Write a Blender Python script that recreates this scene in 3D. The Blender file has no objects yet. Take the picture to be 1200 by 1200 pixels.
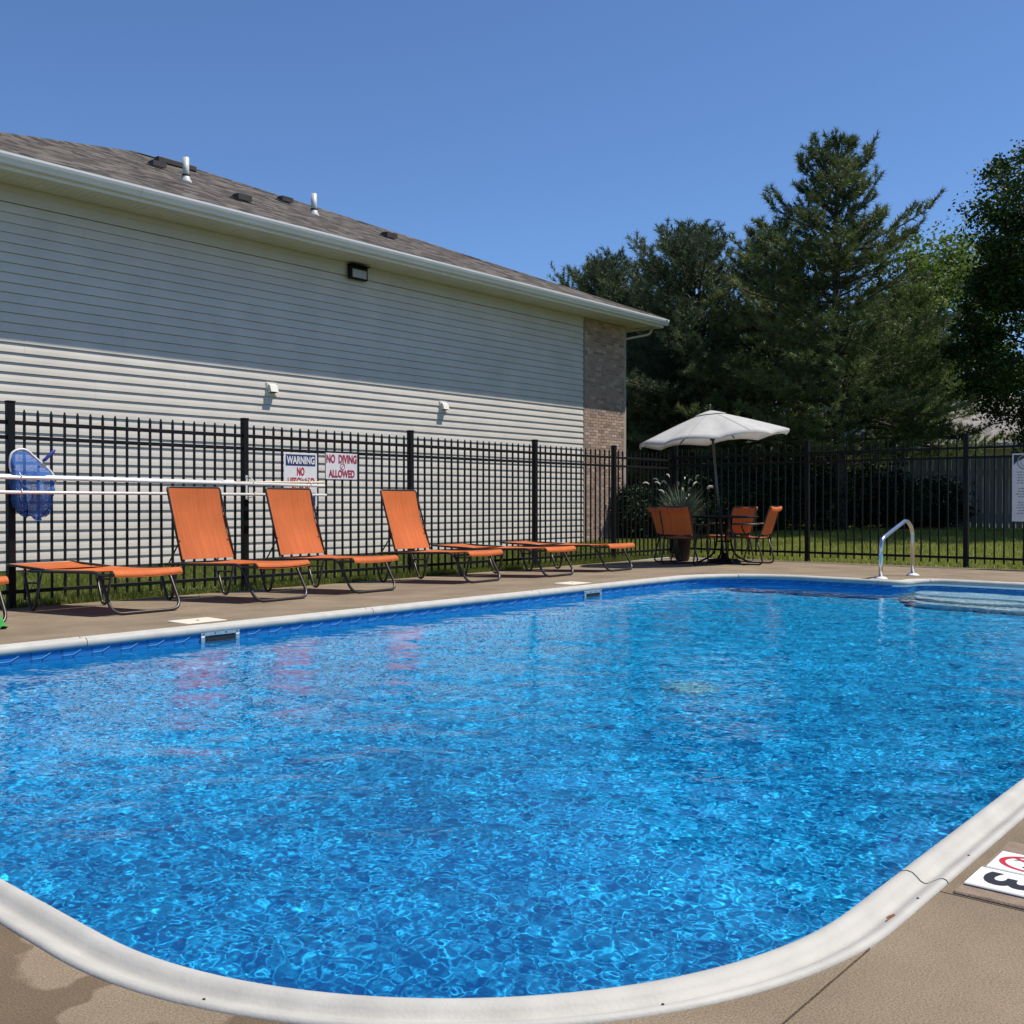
import bpy, bmesh, math, random
import numpy as np
from mathutils import Vector, Matrix, Euler
from mathutils.geometry import tessellate_polygon

sc = bpy.context.scene
col = sc.collection
R = math.radians
random.seed(7)

# ------------------------------------------------------------------ camera
cam = bpy.data.objects.new('camera', bpy.data.cameras.new('camera')); col.objects.link(cam)
cam.data.sensor_width = 36; cam.data.lens = 36
cam.data.clip_start = .05; cam.data.clip_end = 2000
cam.location = (0, 0, .93)
cam.rotation_euler = (R(90 - .525), 0, R(40.53 - 90))
sc.camera = cam

# ------------------------------------------------------------------ sky, sun, exposure
SUN_EL = R(63.5)
SUN = Vector((math.cos(SUN_EL) * .70711, -math.cos(SUN_EL) * .70711, math.sin(SUN_EL)))
world = bpy.data.worlds.new('World'); sc.world = world; world.use_nodes = True
wn = world.node_tree
sky = wn.nodes.new('ShaderNodeTexSky'); sky.sky_type = 'NISHITA'; sky.sun_disc = False
sky.sun_elevation = SUN_EL
sky.sun_rotation = math.atan2(SUN.x, SUN.y)
sky.altitude = 200; sky.air_density = .85; sky.dust_density = 0.0; sky.ozone_density = 10.0
bg = wn.nodes['Background']; wn.links.new(sky.outputs[0], bg.inputs[0]); bg.inputs[1].default_value = .118
sun = bpy.data.objects.new('sun', bpy.data.lights.new('sun', 'SUN')); col.objects.link(sun)
sun.data.energy = 5.0; sun.data.angle = R(.53); sun.data.color = (1, .935, .83)
sun.rotation_euler = SUN.to_track_quat('Z', 'Y').to_euler()
sun.data.cycles.is_caustics_light = True
vs = sc.view_settings
vs.view_transform = 'Standard'; vs.look = 'None'; vs.gamma = 1; vs.use_curve_mapping = False
vs.exposure = .3
sc.cycles.max_bounces = 8; sc.cycles.transmission_bounces = 6; sc.cycles.transparent_max_bounces = 8
sc.cycles.diffuse_bounces = 2; sc.cycles.glossy_bounces = 3
sc.cycles.caustics_reflective = False; sc.cycles.caustics_refractive = True
sc.cycles.sample_clamp_indirect = 4
sc.cycles.use_denoising = True

# ------------------------------------------------------------------ materials
def nodes_of(name):
    m = bpy.data.materials.new(name); m.use_nodes = True
    return m, m.node_tree.nodes, m.node_tree.links, m.node_tree.nodes['Principled BSDF']

def pbr(name, c, rough=.6, metal=0, var=0, vscale=8, bump=0, bscale=60, c2=None, detail=5, spec=.5, vstretch=None, bstretch=None):
    m, n, l, b = nodes_of(name)
    b.inputs['Roughness'].default_value = rough; b.inputs['Metallic'].default_value = metal
    b.inputs['Specular IOR Level'].default_value = spec
    b.inputs['Base Color'].default_value = (*c, 1)
    g = n.new('ShaderNodeNewGeometry')
    def pos(st):
        if not st: return g.outputs['Position']
        mp = n.new('ShaderNodeMapping'); mp.inputs['Scale'].default_value = st
        l.new(g.outputs['Position'], mp.inputs['Vector']); return mp.outputs[0]
    if var or c2:
        t = n.new('ShaderNodeTexNoise'); t.inputs['Scale'].default_value = vscale; t.inputs['Detail'].default_value = detail
        l.new(pos(vstretch), t.inputs['Vector'])
        r = n.new('ShaderNodeValToRGB')
        r.color_ramp.elements[0].position = .3; r.color_ramp.elements[1].position = .7
        a = c if c2 else tuple(x * (1 - var) for x in c); e = c2 if c2 else tuple(min(1, x * (1 + var)) for x in c)
        r.color_ramp.elements[0].color = (*a, 1); r.color_ramp.elements[1].color = (*e, 1)
        l.new(t.outputs['Fac'], r.inputs[0]); l.new(r.outputs[0], b.inputs['Base Color'])
    if bump:
        t = n.new('ShaderNodeTexNoise'); t.inputs['Scale'].default_value = bscale; t.inputs['Detail'].default_value = 4
        l.new(pos(bstretch), t.inputs['Vector'])
        bp = n.new('ShaderNodeBump'); bp.inputs['Strength'].default_value = bump; bp.inputs['Distance'].default_value = .01
        l.new(t.outputs['Fac'], bp.inputs['Height']); l.new(bp.outputs[0], b.inputs['Normal'])
    return m

def leaf_mat(name, c1, c2, trans=.25, scale=1.2, rough=.5):
    m, n, l, b = nodes_of(name)
    g = n.new('ShaderNodeNewGeometry')
    t = n.new('ShaderNodeTexNoise'); t.inputs['Scale'].default_value = scale; t.inputs['Detail'].default_value = 6; t.inputs['Roughness'].default_value = .75
    l.new(g.outputs['Position'], t.inputs['Vector'])
    r = n.new('ShaderNodeValToRGB'); r.color_ramp.elements[0].position = .35; r.color_ramp.elements[1].position = .68
    r.color_ramp.elements[0].color = (*c1, 1); r.color_ramp.elements[1].color = (*c2, 1)
    l.new(t.outputs['Fac'], r.inputs[0]); l.new(r.outputs[0], b.inputs['Base Color'])
    b.inputs['Roughness'].default_value = rough; b.inputs['Specular IOR Level'].default_value = .12
    tr = n.new('ShaderNodeBsdfTranslucent'); l.new(r.outputs[0], tr.inputs[0])
    mx = n.new('ShaderNodeMixShader'); mx.inputs[0].default_value = trans
    l.new(b.outputs[0], mx.inputs[1]); l.new(tr.outputs[0], mx.inputs[2])
    l.new(mx.outputs[0], n['Material Output'].inputs['Surface'])
    return m

M = {}
M['siding'] = pbr('vinyl_siding', (.57, .525, .468), .5, var=.07, vscale=2, bump=.35, bscale=2.2, bstretch=(.6, 1, 2.5))
M['trim'] = pbr('cream_trim', (.50, .475, .435), .5, var=.05, vscale=2)
M['white_metal'] = pbr('white_aluminium', (.66, .66, .655), .4, var=.05, vscale=2)
M['soffit'] = pbr('soffit_vinyl', (.56, .555, .54), .55, var=.06, vscale=3)
M['taupe'] = pbr('taupe_trim', (.22, .19, .16), .6, var=.1)
M['mortar'] = pbr('mortar', (.36, .31, .26), .9, var=.15, vscale=30, bump=.3, bscale=150)
BR = [(.38, .25, .185), (.30, .20, .15), (.46, .33, .25), (.34, .24, .19), (.24, .165, .13)]
for i, c in enumerate(BR):
    M['brick%d' % i] = pbr('brick_clay_%d' % i, c, .85, var=.18, vscale=22, bump=.35, bscale=120)
M['black'] = pbr('black_powder_coat', (.0045, .0045, .005), .55, var=.2, vscale=20, spec=.22)
M['bronze'] = pbr('bronze_tube', (.055, .05, .048), .35, metal=.6, var=.15, vscale=12)
M['grey_tube'] = pbr('grey_tube', (.09, .085, .082), .35, metal=.5, var=.1)
M['steel'] = pbr('stainless_steel', (.62, .62, .62), .22, metal=1, var=.06, vscale=14)
M['plate'] = pbr('brushed_plate', (.6, .6, .58), .38, metal=.8, var=.12, vscale=40)
M['dark'] = pbr('dark_void', (.012, .014, .016), .8)
M['red_paint'] = pbr('red_paint', (.42, .015, .03), .5)
M['maroon'] = pbr('maroon_paint', (.36, .012, .05), .5)
M['navy'] = pbr('navy_paint', (.015, .03, .12), .5)
M['sign_white'] = pbr('sign_white', (.68, .68, .66), .45, var=.06, vscale=10)
M['sign_grey'] = pbr('sign_grey_print', (.25, .25, .26), .5)
M['sign_black'] = pbr('sign_black_print', (.012, .012, .015), .5)
M['pole_white'] = pbr('pole_aluminium', (.75, .74, .72), .3, metal=.2, var=.08, vscale=6)
M['pole_tan'] = pbr('pole_fibreglass', (.62, .52, .36), .45, var=.12, vscale=9)
M['blue_plastic'] = pbr('blue_plastic', (.015, .03, .22), .4)
M['terracotta'] = pbr('clay_pot', (.05, .032, .022), .8, var=.2, vscale=14, bump=.2)
M['soil'] = pbr('soil', (.03, .02, .013), .95, var=.3, vscale=40)
M['bark'] = pbr('bark', (.055, .042, .033), .95, var=.35, vscale=14, bump=.8, bscale=25, bstretch=(1, 1, .25))
M['wood_grey'] = pbr('weathered_board', (.20, .20, .19), .85, var=.25, vscale=8, bump=.3, bscale=30, vstretch=(3, 3, .3), bstretch=(3, 3, .2))
M['needle'] = leaf_mat('pine_needles', (.026, .056, .026), (.23, .265, .095), .18, .7)  # pale clumps of the noise stand for sunlit highlights, put into the colour
M['needle3'] = leaf_mat('pale_needles', (.07, .11, .03), (.19, .24, .07), .2, .8)
M['needle2'] = leaf_mat('pine_needles_blue', (.032, .062, .034), (.180, .215, .105), .15, .8)
M['maple'] = leaf_mat('maple_leaf', (.014, .034, .009), (.050, .092, .018), .14, 1.4)
M['light_leaf'] = leaf_mat('light_leaf', (.07, .12, .02), (.17, .23, .045), .3, 1.2)
M['shrub'] = leaf_mat('yew_leaf', (.010, .022, .010), (.034, .058, .024), .15, 2.2)
M['far_leaf'] = leaf_mat('far_leaf', (.03, .06, .02), (.07, .11, .035), .2, .5)
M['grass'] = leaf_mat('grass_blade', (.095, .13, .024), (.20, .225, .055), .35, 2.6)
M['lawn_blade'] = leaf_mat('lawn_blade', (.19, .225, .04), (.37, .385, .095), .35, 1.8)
M['plume_grass'] = leaf_mat('reed_blade', (.09, .13, .085), (.22, .27, .18), .2, 9)
M['plume'] = leaf_mat('seed_plume', (.62, .56, .50), (.80, .76, .70), .3, 30)
M['coping'] = pbr('coping_paint', (.40, .388, .355), .6, var=.10, vscale=9, bump=.10, bscale=120, detail=9, spec=.3)
M['step'] = pbr('moulded_step', (.80, .86, .89), .4, var=.04)
M['step_blue'] = pbr('step_blue', (.50, .74, .88), .45, var=.06)
M['green_cloth'] = pbr('green_cloth', (.03, .26, .05), .9, var=.2, vscale=30, bump=.3, bscale=200)
M['dry_leaf'] = pbr('dry_leaf', (.16, .05, .02), .8, var=.3, vscale=90)
M['beige_lid'] = pbr('skimmer_lid', (.62, .56, .46), .6, var=.08, vscale=20)
M['glass_lens'] = pbr('lamp_lens', (.34, .35, .34), .25, var=.1, vscale=20)
M['vent_white'] = pbr('vent_plastic', (.66, .64, .58), .5)
M['pvc'] = pbr('pvc_pipe', (.50, .50, .48), .45, var=.06, vscale=15)
M['roof_vent'] = pbr('roof_vent', (.035, .027, .024), .55, var=.2)
M['house_wall'] = pbr('house_wall', (.38, .35, .31), .8, var=.1)
M['pane'] = pbr('window_pane', (.03, .035, .04), .08)

def mat_shingle(name, c0, c1, c2):
    m, n, l, b = nodes_of(name)
    b.inputs['Roughness'].default_value = .95; b.inputs['Specular IOR Level'].default_value = .15
    g = n.new('ShaderNodeNewGeometry')
    mp = n.new('ShaderNodeMapping'); mp.inputs['Scale'].default_value = (5.0, 5.0, 5.0)
    l.new(g.outputs['Position'], mp.inputs['Vector'])
    v = n.new('ShaderNodeTexVoronoi'); v.inputs['Scale'].default_value = 1.0; l.new(mp.outputs[0], v.inputs['Vector'])
    s = n.new('ShaderNodeSeparateColor'); l.new(v.outputs['Color'], s.inputs[0])
    r = n.new('ShaderNodeValToRGB'); e = r.color_ramp.elements
    e[0].position = 0; e[0].color = (*c0, 1); e[1].position = 1; e[1].color = (*c2, 1)
    x = r.color_ramp.elements.new(.5); x.color = (*c1, 1)
    l.new(s.outputs[0], r.inputs[0])
    t = n.new('ShaderNodeTexNoise'); t.inputs['Scale'].default_value = 90; t.inputs['Detail'].default_value = 3
    l.new(g.outputs['Position'], t.inputs['Vector'])
    mx = n.new('ShaderNodeMix'); mx.data_type = 'RGBA'; mx.blend_type = 'MULTIPLY'; mx.inputs[0].default_value = .6
    l.new(r.outputs[0], mx.inputs[6]); l.new(t.outputs['Color'], mx.inputs[7])
    hs = n.new('ShaderNodeHueSaturation'); hs.inputs['Value'].default_value = 1.45; hs.inputs['Saturation'].default_value = .8
    l.new(mx.outputs[2], hs.inputs['Color']); l.new(hs.outputs[0], b.inputs['Base Color'])
    bp = n.new('ShaderNodeBump'); bp.inputs['Strength'].default_value = .8; bp.inputs['Distance'].default_value = .03
    l.new(s.outputs[1], bp.inputs['Height']); l.new(bp.outputs[0], b.inputs['Normal'])
    return m
M['shingle'] = mat_shingle('brown_shingle', (.032, .027, .023), (.070, .059, .050), (.135, .116, .098))
M['shingle_grey'] = mat_shingle('grey_shingle', (.17, .15, .14), (.24, .215, .20), (.32, .29, .27))

def mat_sling():
    m, n, l, b = nodes_of('orange_sling')
    g = n.new('ShaderNodeTexCoord')
    w1 = n.new('ShaderNodeTexNoise'); w1.inputs['Scale'].default_value = 260; w1.inputs['Detail'].default_value = 2
    l.new(g.outputs['Object'], w1.inputs['Vector'])
    mp = n.new('ShaderNodeMapping'); mp.inputs['Scale'].default_value = (40, 1.5, 1.5); l.new(g.outputs['Object'], mp.inputs['Vector'])
    w2 = n.new('ShaderNodeTexNoise'); w2.inputs['Scale'].default_value = 1; w2.inputs['Detail'].default_value = 3; l.new(mp.outputs[0], w2.inputs['Vector'])
    ad = n.new('ShaderNodeMath'); ad.operation = 'ADD'; l.new(w1.outputs['Fac'], ad.inputs[0]); l.new(w2.outputs['Fac'], ad.inputs[1])
    r = n.new('ShaderNodeValToRGB'); r.color_ramp.elements[0].position = .3; r.color_ramp.elements[1].position = .75
    hf = n.new('ShaderNodeMath'); hf.operation = 'MULTIPLY'; hf.inputs[1].default_value = .5; l.new(ad.outputs[0], hf.inputs[0])
    r.color_ramp.elements[0].color = (.56, .140, .036, 1); r.color_ramp.elements[1].color = (.80, .220, .064, 1)
    oi = n.new('ShaderNodeObjectInfo'); mr = n.new('ShaderNodeMapRange'); mr.inputs[3].default_value = .86; mr.inputs[4].default_value = 1.06; l.new(oi.outputs['Random'], mr.inputs[0])
    big = n.new('ShaderNodeTexNoise'); big.inputs['Scale'].default_value = 4; big.inputs['Detail'].default_value = 4; l.new(g.outputs['Object'], big.inputs['Vector'])
    m2 = n.new('ShaderNodeMapRange'); m2.inputs[1].default_value = .3; m2.inputs[2].default_value = .7; m2.inputs[3].default_value = .88; m2.inputs[4].default_value = 1.06; l.new(big.outputs['Fac'], m2.inputs[0])
    mm = n.new('ShaderNodeMath'); mm.operation = 'MULTIPLY'; l.new(mr.outputs[0], mm.inputs[0]); l.new(m2.outputs[0], mm.inputs[1])
    hv = n.new('ShaderNodeHueSaturation'); l.new(mm.outputs[0], hv.inputs['Value']); l.new(r.outputs[0], hv.inputs['Color'])
    l.new(hf.outputs[0], r.inputs[0]); l.new(hv.outputs[0], b.inputs['Base Color'])
    b.inputs['Roughness'].default_value = .7; b.inputs['Specular IOR Level'].default_value = .3
    tr = n.new('ShaderNodeBsdfTranslucent'); l.new(r.outputs[0], tr.inputs[0])
    mx = n.new('ShaderNodeMixShader'); mx.inputs[0].default_value = .3
    l.new(b.outputs[0], mx.inputs[1]); l.new(tr.outputs[0], mx.inputs[2]); l.new(mx.outputs[0], n['Material Output'].inputs['Surface'])
    bp = n.new('ShaderNodeBump'); bp.inputs['Strength'].default_value = .25; bp.inputs['Distance'].default_value = .002
    l.new(w1.outputs['Fac'], bp.inputs['Height']); l.new(bp.outputs[0], b.inputs['Normal'])
    return m
M['sling'] = mat_sling()

def mat_canvas():
    m, n, l, b = nodes_of('white_canvas')
    g = n.new('ShaderNodeNewGeometry'); t = n.new('ShaderNodeTexNoise'); t.inputs['Scale'].default_value = 7; t.inputs['Detail'].default_value = 6
    l.new(g.outputs['Position'], t.inputs['Vector'])
    r = n.new('ShaderNodeValToRGB'); r.color_ramp.elements[0].color = (.46, .455, .437, 1); r.color_ramp.elements[1].color = (.52, .515, .497, 1)
    r.color_ramp.elements[0].position = .25; r.color_ramp.elements[1].position = .6
    l.new(t.outputs['Fac'], r.inputs[0]); l.new(r.outputs[0], b.inputs['Base Color']); b.inputs['Roughness'].default_value = .9
    tr = n.new('ShaderNodeBsdfTranslucent'); l.new(r.outputs[0], tr.inputs[0])
    mx = n.new('ShaderNodeMixShader'); mx.inputs[0].default_value = .22
    l.new(b.outputs[0], mx.inputs[1]); l.new(tr.outputs[0], mx.inputs[2]); l.new(mx.outputs[0], n['Material Output'].inputs['Surface'])
    return m
M['canvas'] = mat_canvas()

def mat_net():
    m, n, l, b = nodes_of('blue_net')
    b.inputs['Base Color'].default_value = (.03, .13, .42, 1); b.inputs['Roughness'].default_value = .6
    tc = n.new('ShaderNodeTexCoord'); v = n.new('ShaderNodeTexVoronoi'); v.feature = 'DISTANCE_TO_EDGE'; v.inputs['Scale'].default_value = 120
    l.new(tc.outputs['Object'], v.inputs['Vector'])
    c = n.new('ShaderNodeMath'); c.operation = 'GREATER_THAN'; c.inputs[1].default_value = .15; l.new(v.outputs['Distance'], c.inputs[0])
    h = n.new('ShaderNodeMath'); h.operation = 'MULTIPLY'; h.inputs[1].default_value = .66; l.new(c.outputs[0], h.inputs[0])
    tp = n.new('ShaderNodeBsdfTransparent'); mx = n.new('ShaderNodeMixShader')
    l.new(h.outputs[0], mx.inputs[0]); l.new(b.outputs[0], mx.inputs[1]); l.new(tp.outputs[0], mx.inputs[2])
    l.new(mx.outputs[0], n['Material Output'].inputs['Surface'])
    return m
M['net'] = mat_net()
M['seam'] = pbr('canopy_seam', (.36, .355, .34), .9)

def mat_deck():
    m, n, l, b = nodes_of('tan_concrete')
    g = n.new('ShaderNodeNewGeometry'); P = g.outputs['Position']
    def noise(s, d=5, rg=.6):
        t = n.new('ShaderNodeTexNoise'); t.inputs['Scale'].default_value = s; t.inputs['Detail'].default_value = d; t.inputs['Roughness'].default_value = rg
        l.new(P, t.inputs['Vector']); return t.outputs['Fac']
    def ramp(f, a, c, pa=.3, pc=.7):
        r = n.new('ShaderNodeValToRGB'); r.color_ramp.elements[0].position = pa; r.color_ramp.elements[1].position = pc
        r.color_ramp.elements[0].color = (*a, 1); r.color_ramp.elements[1].color = (*c, 1); l.new(f, r.inputs[0]); return r.outputs[0]
    base = ramp(noise(1.7, 8, .65), (.155, .121, .082), (.262, .208, .145))
    grit = ramp(noise(260, 3, .7), (.50, .50, .50), (1.35, 1.32, 1.28), .30, .70)
    mx = n.new('ShaderNodeMix'); mx.data_type = 'RGBA'; mx.blend_type = 'MULTIPLY'; mx.inputs[0].default_value = 1
    l.new(base, mx.inputs[6]); l.new(grit, mx.inputs[7])
    # damp blotches: noise threshold inside a soft patch of deck around the pool corner
    d = n.new('ShaderNodeVectorMath'); d.operation = 'DISTANCE'; d.inputs[1].default_value = (.68, 1.55, .1); l.new(P, d.inputs[0])
    nz = noise(3.4, 3, .45)
    a1 = n.new('ShaderNodeMath'); a1.operation = 'MULTIPLY'; a1.inputs[1].default_value = .26; l.new(d.outputs['Value'], a1.inputs[0])
    a2 = n.new('ShaderNodeMath'); a2.operation = 'SUBTRACT'; l.new(nz, a2.inputs[0]); l.new(a1.outputs[0], a2.inputs[1])
    wet = n.new('ShaderNodeMapRange'); wet.inputs[1].default_value = .425; wet.inputs[2].default_value = .445; l.new(a2.outputs[0], wet.inputs[0])
    mw = n.new('ShaderNodeMix'); mw.data_type = 'RGBA'; mw.blend_type = 'MULTIPLY'
    wf = n.new('ShaderNodeMath'); wf.operation = 'MULTIPLY'; wf.inputs[1].default_value = .85; l.new(wet.outputs[0], wf.inputs[0])
    l.new(wf.outputs[0], mw.inputs[0]); l.new(mx.outputs[2], mw.inputs[6]); mw.inputs[7].default_value = (.52, .47, .42, 1)
    # old stains
    st = n.new('ShaderNodeMix'); st.data_type = 'RGBA'; st.blend_type = 'MULTIPLY'
    sf = n.new('ShaderNodeMapRange'); sf.inputs[1].default_value = .60; sf.inputs[2].default_value = .72; l.new(noise(.9, 7, .7), sf.inputs[0])
    s2 = n.new('ShaderNodeMath'); s2.operation = 'MULTIPLY'; s2.inputs[1].default_value = .55; l.new(sf.outputs[0], s2.inputs[0])
    l.new(s2.outputs[0], st.inputs[0]); l.new(mw.outputs[2], st.inputs[6]); st.inputs[7].default_value = (.62, .58, .54, 1)
    l.new(st.outputs[2], b.inputs['Base Color'])
    b.inputs['Roughness'].default_value = .9; b.inputs['Specular IOR Level'].default_value = .25
    bp = n.new('ShaderNodeBump'); bp.inputs['Strength'].default_value = .55; bp.inputs['Distance'].default_value = .004
    l.new(noise(170, 4, .7), bp.inputs['Height']); l.new(bp.outputs[0], b.inputs['Normal'])
    return m
M['deck'] = mat_deck()
M['marker_base'] = pbr('marker_concrete', (.19, .14, .10), .9, var=.2, vscale=20, bump=.4, bscale=160)

def mat_lawn():
    m, n, l, b = nodes_of('lawn')
    g = n.new('ShaderNodeNewGeometry'); t = n.new('ShaderNodeTexNoise'); t.inputs['Scale'].default_value = 3; t.inputs['Detail'].default_value = 9; t.inputs['Roughness'].default_value = .7
    l.new(g.outputs['Position'], t.inputs['Vector'])
    r = n.new('ShaderNodeValToRGB'); r.color_ramp.elements[0].position = .35; r.color_ramp.elements[1].position = .65
    r.color_ramp.elements[0].color = (.09, .12, .03, 1); r.color_ramp.elements[1].color = (.19, .21, .06, 1)
    l.new(t.outputs['Fac'], r.inputs[0]); l.new(r.outputs[0], b.inputs['Base Color']); b.inputs['Roughness'].default_value = .95
    return m
M['lawn'] = mat_lawn()

def mat_diffuse(name, c, var, scale):
    m = pbr(name, c, .55, var=var, vscale=scale, spec=.25); return m
M['liner'] = mat_diffuse('blue_vinyl_liner', (.014, .46, .93), .05, 1.5)
M['liner_border'] = mat_diffuse('blue_liner_border', (.016, .16, .43), .14, 3)
M['print_dark'] = pbr('liner_print_navy', (.012, .05, .20), .5)
M['print_light'] = pbr('liner_print_pale', (.16, .42, .68), .5)
M['drain'] = pbr('drain_cover', (.16, .52, .70), .5)

def mat_water():
    m = bpy.data.materials.new('pool_water'); m.use_nodes = True; n = m.node_tree.nodes; n.clear()
    g = n.new('ShaderNodeBsdfGlass'); g.inputs['IOR'].default_value = 1.333; g.inputs['Roughness'].default_value = 0
    g.inputs['Color'].default_value = (.90, .99, 1, 1)
    o = n.new('ShaderNodeOutputMaterial'); m.node_tree.links.new(g.outputs[0], o.inputs[0]); return m
M['water'] = mat_water()

# ------------------------------------------------------------------ mesh helpers
class MB:
    def __init__(s): s.v = []; s.f = []; s.mi = []
    def add(s, vs, fs, mi=0):
        o = len(s.v); s.v += [tuple(x) for x in vs]; s.f += [tuple(i + o for i in f) for f in fs]; s.mi += [mi] * len(fs); return s
    def box(s, x0, x1, y0, y1, z0, z1, mi=0, T=None):
        p = [Vector((x, y, z)) for z in (z0, z1) for y in (y0, y1) for x in (x0, x1)]
        if T is not None: p = [T @ q for q in p]
        return s.add(p, [(0, 2, 3, 1), (4, 5, 7, 6), (0, 1, 5, 4), (2, 6, 7, 3), (0, 4, 6, 2), (1, 3, 7, 5)], mi)
    def bbox(s, x0, x1, y0, y1, z0, z1, b=.004, mi=0):      # box with chamfered edges
        bm = bmesh.new(); bmesh.ops.create_cube(bm, size=1)
        for v in bm.verts: v.co = Vector(((x0 + x1) / 2 + v.co.x * (x1 - x0), (y0 + y1) / 2 + v.co.y * (y1 - y0), (z0 + z1) / 2 + v.co.z * (z1 - z0)))
        bmesh.ops.bevel(bm, geom=bm.edges[:], offset=b, segments=1, affect='EDGES')
        bm.verts.index_update(); s.add([v.co[:] for v in bm.verts], [[v.index for v in f.verts] for f in bm.faces], mi); bm.free(); return s
    def tube(s, pts, r, n=8, cap=True, closed=False, mi=0):
        pts = [Vector(p) for p in pts]; N = len(pts)
        rr = r if hasattr(r, '__len__') else [r] * N
        tans = []
        for i in range(N):
            a = pts[(i - 1) % N] if (closed or i > 0) else pts[0]; b = pts[(i + 1) % N] if (closed or i < N - 1) else pts[-1]
            t = b - a; tans.append(t.normalized() if t.length > 1e-9 else Vector((0, 0, 1)))
        up = Vector((0, 0, 1)) if abs(tans[0].z) < .9 else Vector((1, 0, 0))
        u = tans[0].cross(up).normalized(); vs = []; fs = []
        for i in range(N):
            t = tans[i]; u = (u - t * u.dot(t)); u = u.normalized() if u.length > 1e-6 else t.orthogonal().normalized(); w = t.cross(u)
            for k in range(n):
                a = 2 * math.pi * k / n; vs.append(pts[i] + (u * math.cos(a) + w * math.sin(a)) * rr[i])
        M_ = N if closed else N - 1
        for i in range(M_):
            j = (i + 1) % N
            for k in range(n):
                q = (k + 1) % n; fs.append((i * n + k, i * n + q, j * n + q, j * n + k))
        if cap and not closed: fs.append(tuple(range(n))[::-1]); fs.append(tuple((N - 1) * n + k for k in range(n)))
        return s.add(vs, fs, mi)
    def lathe(s, prof, n=24, c=(0, 0, 0), mi=0):
        vs = []; fs = []; m = len(prof)
        for r, z in prof:
            for k in range(n):
                a = 2 * math.pi * k / n; vs.append((c[0] + r * math.cos(a), c[1] + r * math.sin(a), c[2] + z))
        for i in range(m - 1):
            for k in range(n):
                q = (k + 1) % n; fs.append((i * n + k, i * n + q, (i + 1) * n + q, (i + 1) * n + k))
        fs.append(tuple(range(n))[::-1]); fs.append(tuple((m - 1) * n + k for k in range(n)))
        return s.add(vs, fs, mi)
    def mesh(s, name, mats, smooth=False):
        me = bpy.data.meshes.new(name); me.from_pydata(s.v, [], s.f)
        for m in (mats if isinstance(mats, (list, tuple)) else [mats]): me.materials.append(M[m] if isinstance(m, str) else m)
        me.polygons.foreach_set('material_index', s.mi)
        if smooth: me.polygons.foreach_set('use_smooth', [True] * len(me.polygons))
        me.update(); return me
    def build(s, name, mats, parent=None, smooth=False, loc=(0, 0, 0)):
        return put(name, s.mesh(name, mats, smooth), parent, loc)

def put(name, me, parent=None, loc=(0, 0, 0), rot=None):
    o = bpy.data.objects.new(name, me); col.objects.link(o); o.location = loc
    if rot is not None: o.rotation_euler = rot
    o.parent = parent; return o

def tag(o, label=None, cat=None, group=None, kind=None):
    if label: o['label'] = label
    if cat: o['category'] = cat
    if group: o['group'] = group
    if kind: o['kind'] = kind
    return o

def thing(name, label, cat, loc=(0, 0, 0), rz=0, group=None):
    o = put(name, None, None, loc, (0, 0, rz)); return tag(o, label, cat, group)

def copy_tree(o, parent=None):
    c = o.copy(); col.objects.link(c); c.parent = parent
    for ch in [x for x in KIDS[o.name]]: copy_tree(ch, c)
    return c
KIDS = {}
def index_kids(o):
    KIDS[o.name] = [x for x in bpy.data.objects if x.parent == o]
    for x in KIDS[o.name]: index_kids(x)

def round_path(pts, rad, seg=5):
    pts = [Vector(p) for p in pts]; out = [pts[0]]
    for i in range(1, len(pts) - 1):
        p = pts[i]; a = (pts[i - 1] - p); b = (pts[i + 1] - p); r = min(rad, a.length * .48, b.length * .48)
        A = p + a.normalized() * r; B = p + b.normalized() * r
        for k in range(seg + 1):
            t = k / seg; out.append(A * (1 - t) ** 2 + p * 2 * t * (1 - t) + B * t * t)
    out.append(pts[-1]); return out

def np_mesh(name, V, F, mat, smooth=False):
    V = np.asarray(V, np.float32).reshape(-1, 3); F = np.asarray(F, np.int32); k = F.shape[1]
    me = bpy.data.meshes.new(name); me.vertices.add(len(V)); me.vertices.foreach_set('co', V.ravel())
    me.loops.add(F.size); me.loops.foreach_set('vertex_index', F.ravel())
    me.polygons.add(len(F)); me.polygons.foreach_set('loop_start', np.arange(0, F.size, k, dtype=np.int32))
    if smooth: me.polygons.foreach_set('use_smooth', np.ones(len(F), bool))
    me.update(); me.materials.append(M[mat] if isinstance(mat, str) else mat); return me

def text_mesh(body, bold=.0):
    cu = bpy.data.curves.new('lettering', 'FONT'); cu.body = body; cu.offset = bold; cu.resolution_u = 4
    ob = bpy.data.objects.new('lettering', cu); col.objects.link(ob)
    dg = bpy.context.evaluated_depsgraph_get(); dg.update()
    me = bpy.data.meshes.new_from_object(ob.evaluated_get(dg)); bpy.data.objects.remove(ob); bpy.data.curves.remove(cu)
    return me

def lettering(body, mat, parent, fn, x0, x1, y0, y1, bold=.02, name='lettering'):
    """text stretched into the box x0..x1, y0..y1 of a flat board; fn maps (x, y) to a point"""
    me = text_mesh(body, bold)
    xs = [v.co.x for v in me.vertices]; ys = [v.co.y for v in me.vertices]
    ax, bx, ay, by = min(xs), max(xs), min(ys), max(ys)
    for v in me.vertices:
        v.co = fn(x0 + (v.co.x - ax) / (bx - ax) * (x1 - x0), y0 + (v.co.y - ay) / (by - ay) * (y1 - y0))
    me.materials.clear(); me.materials.append(M[mat]); me.update()
    return put(name, me, parent)

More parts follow.
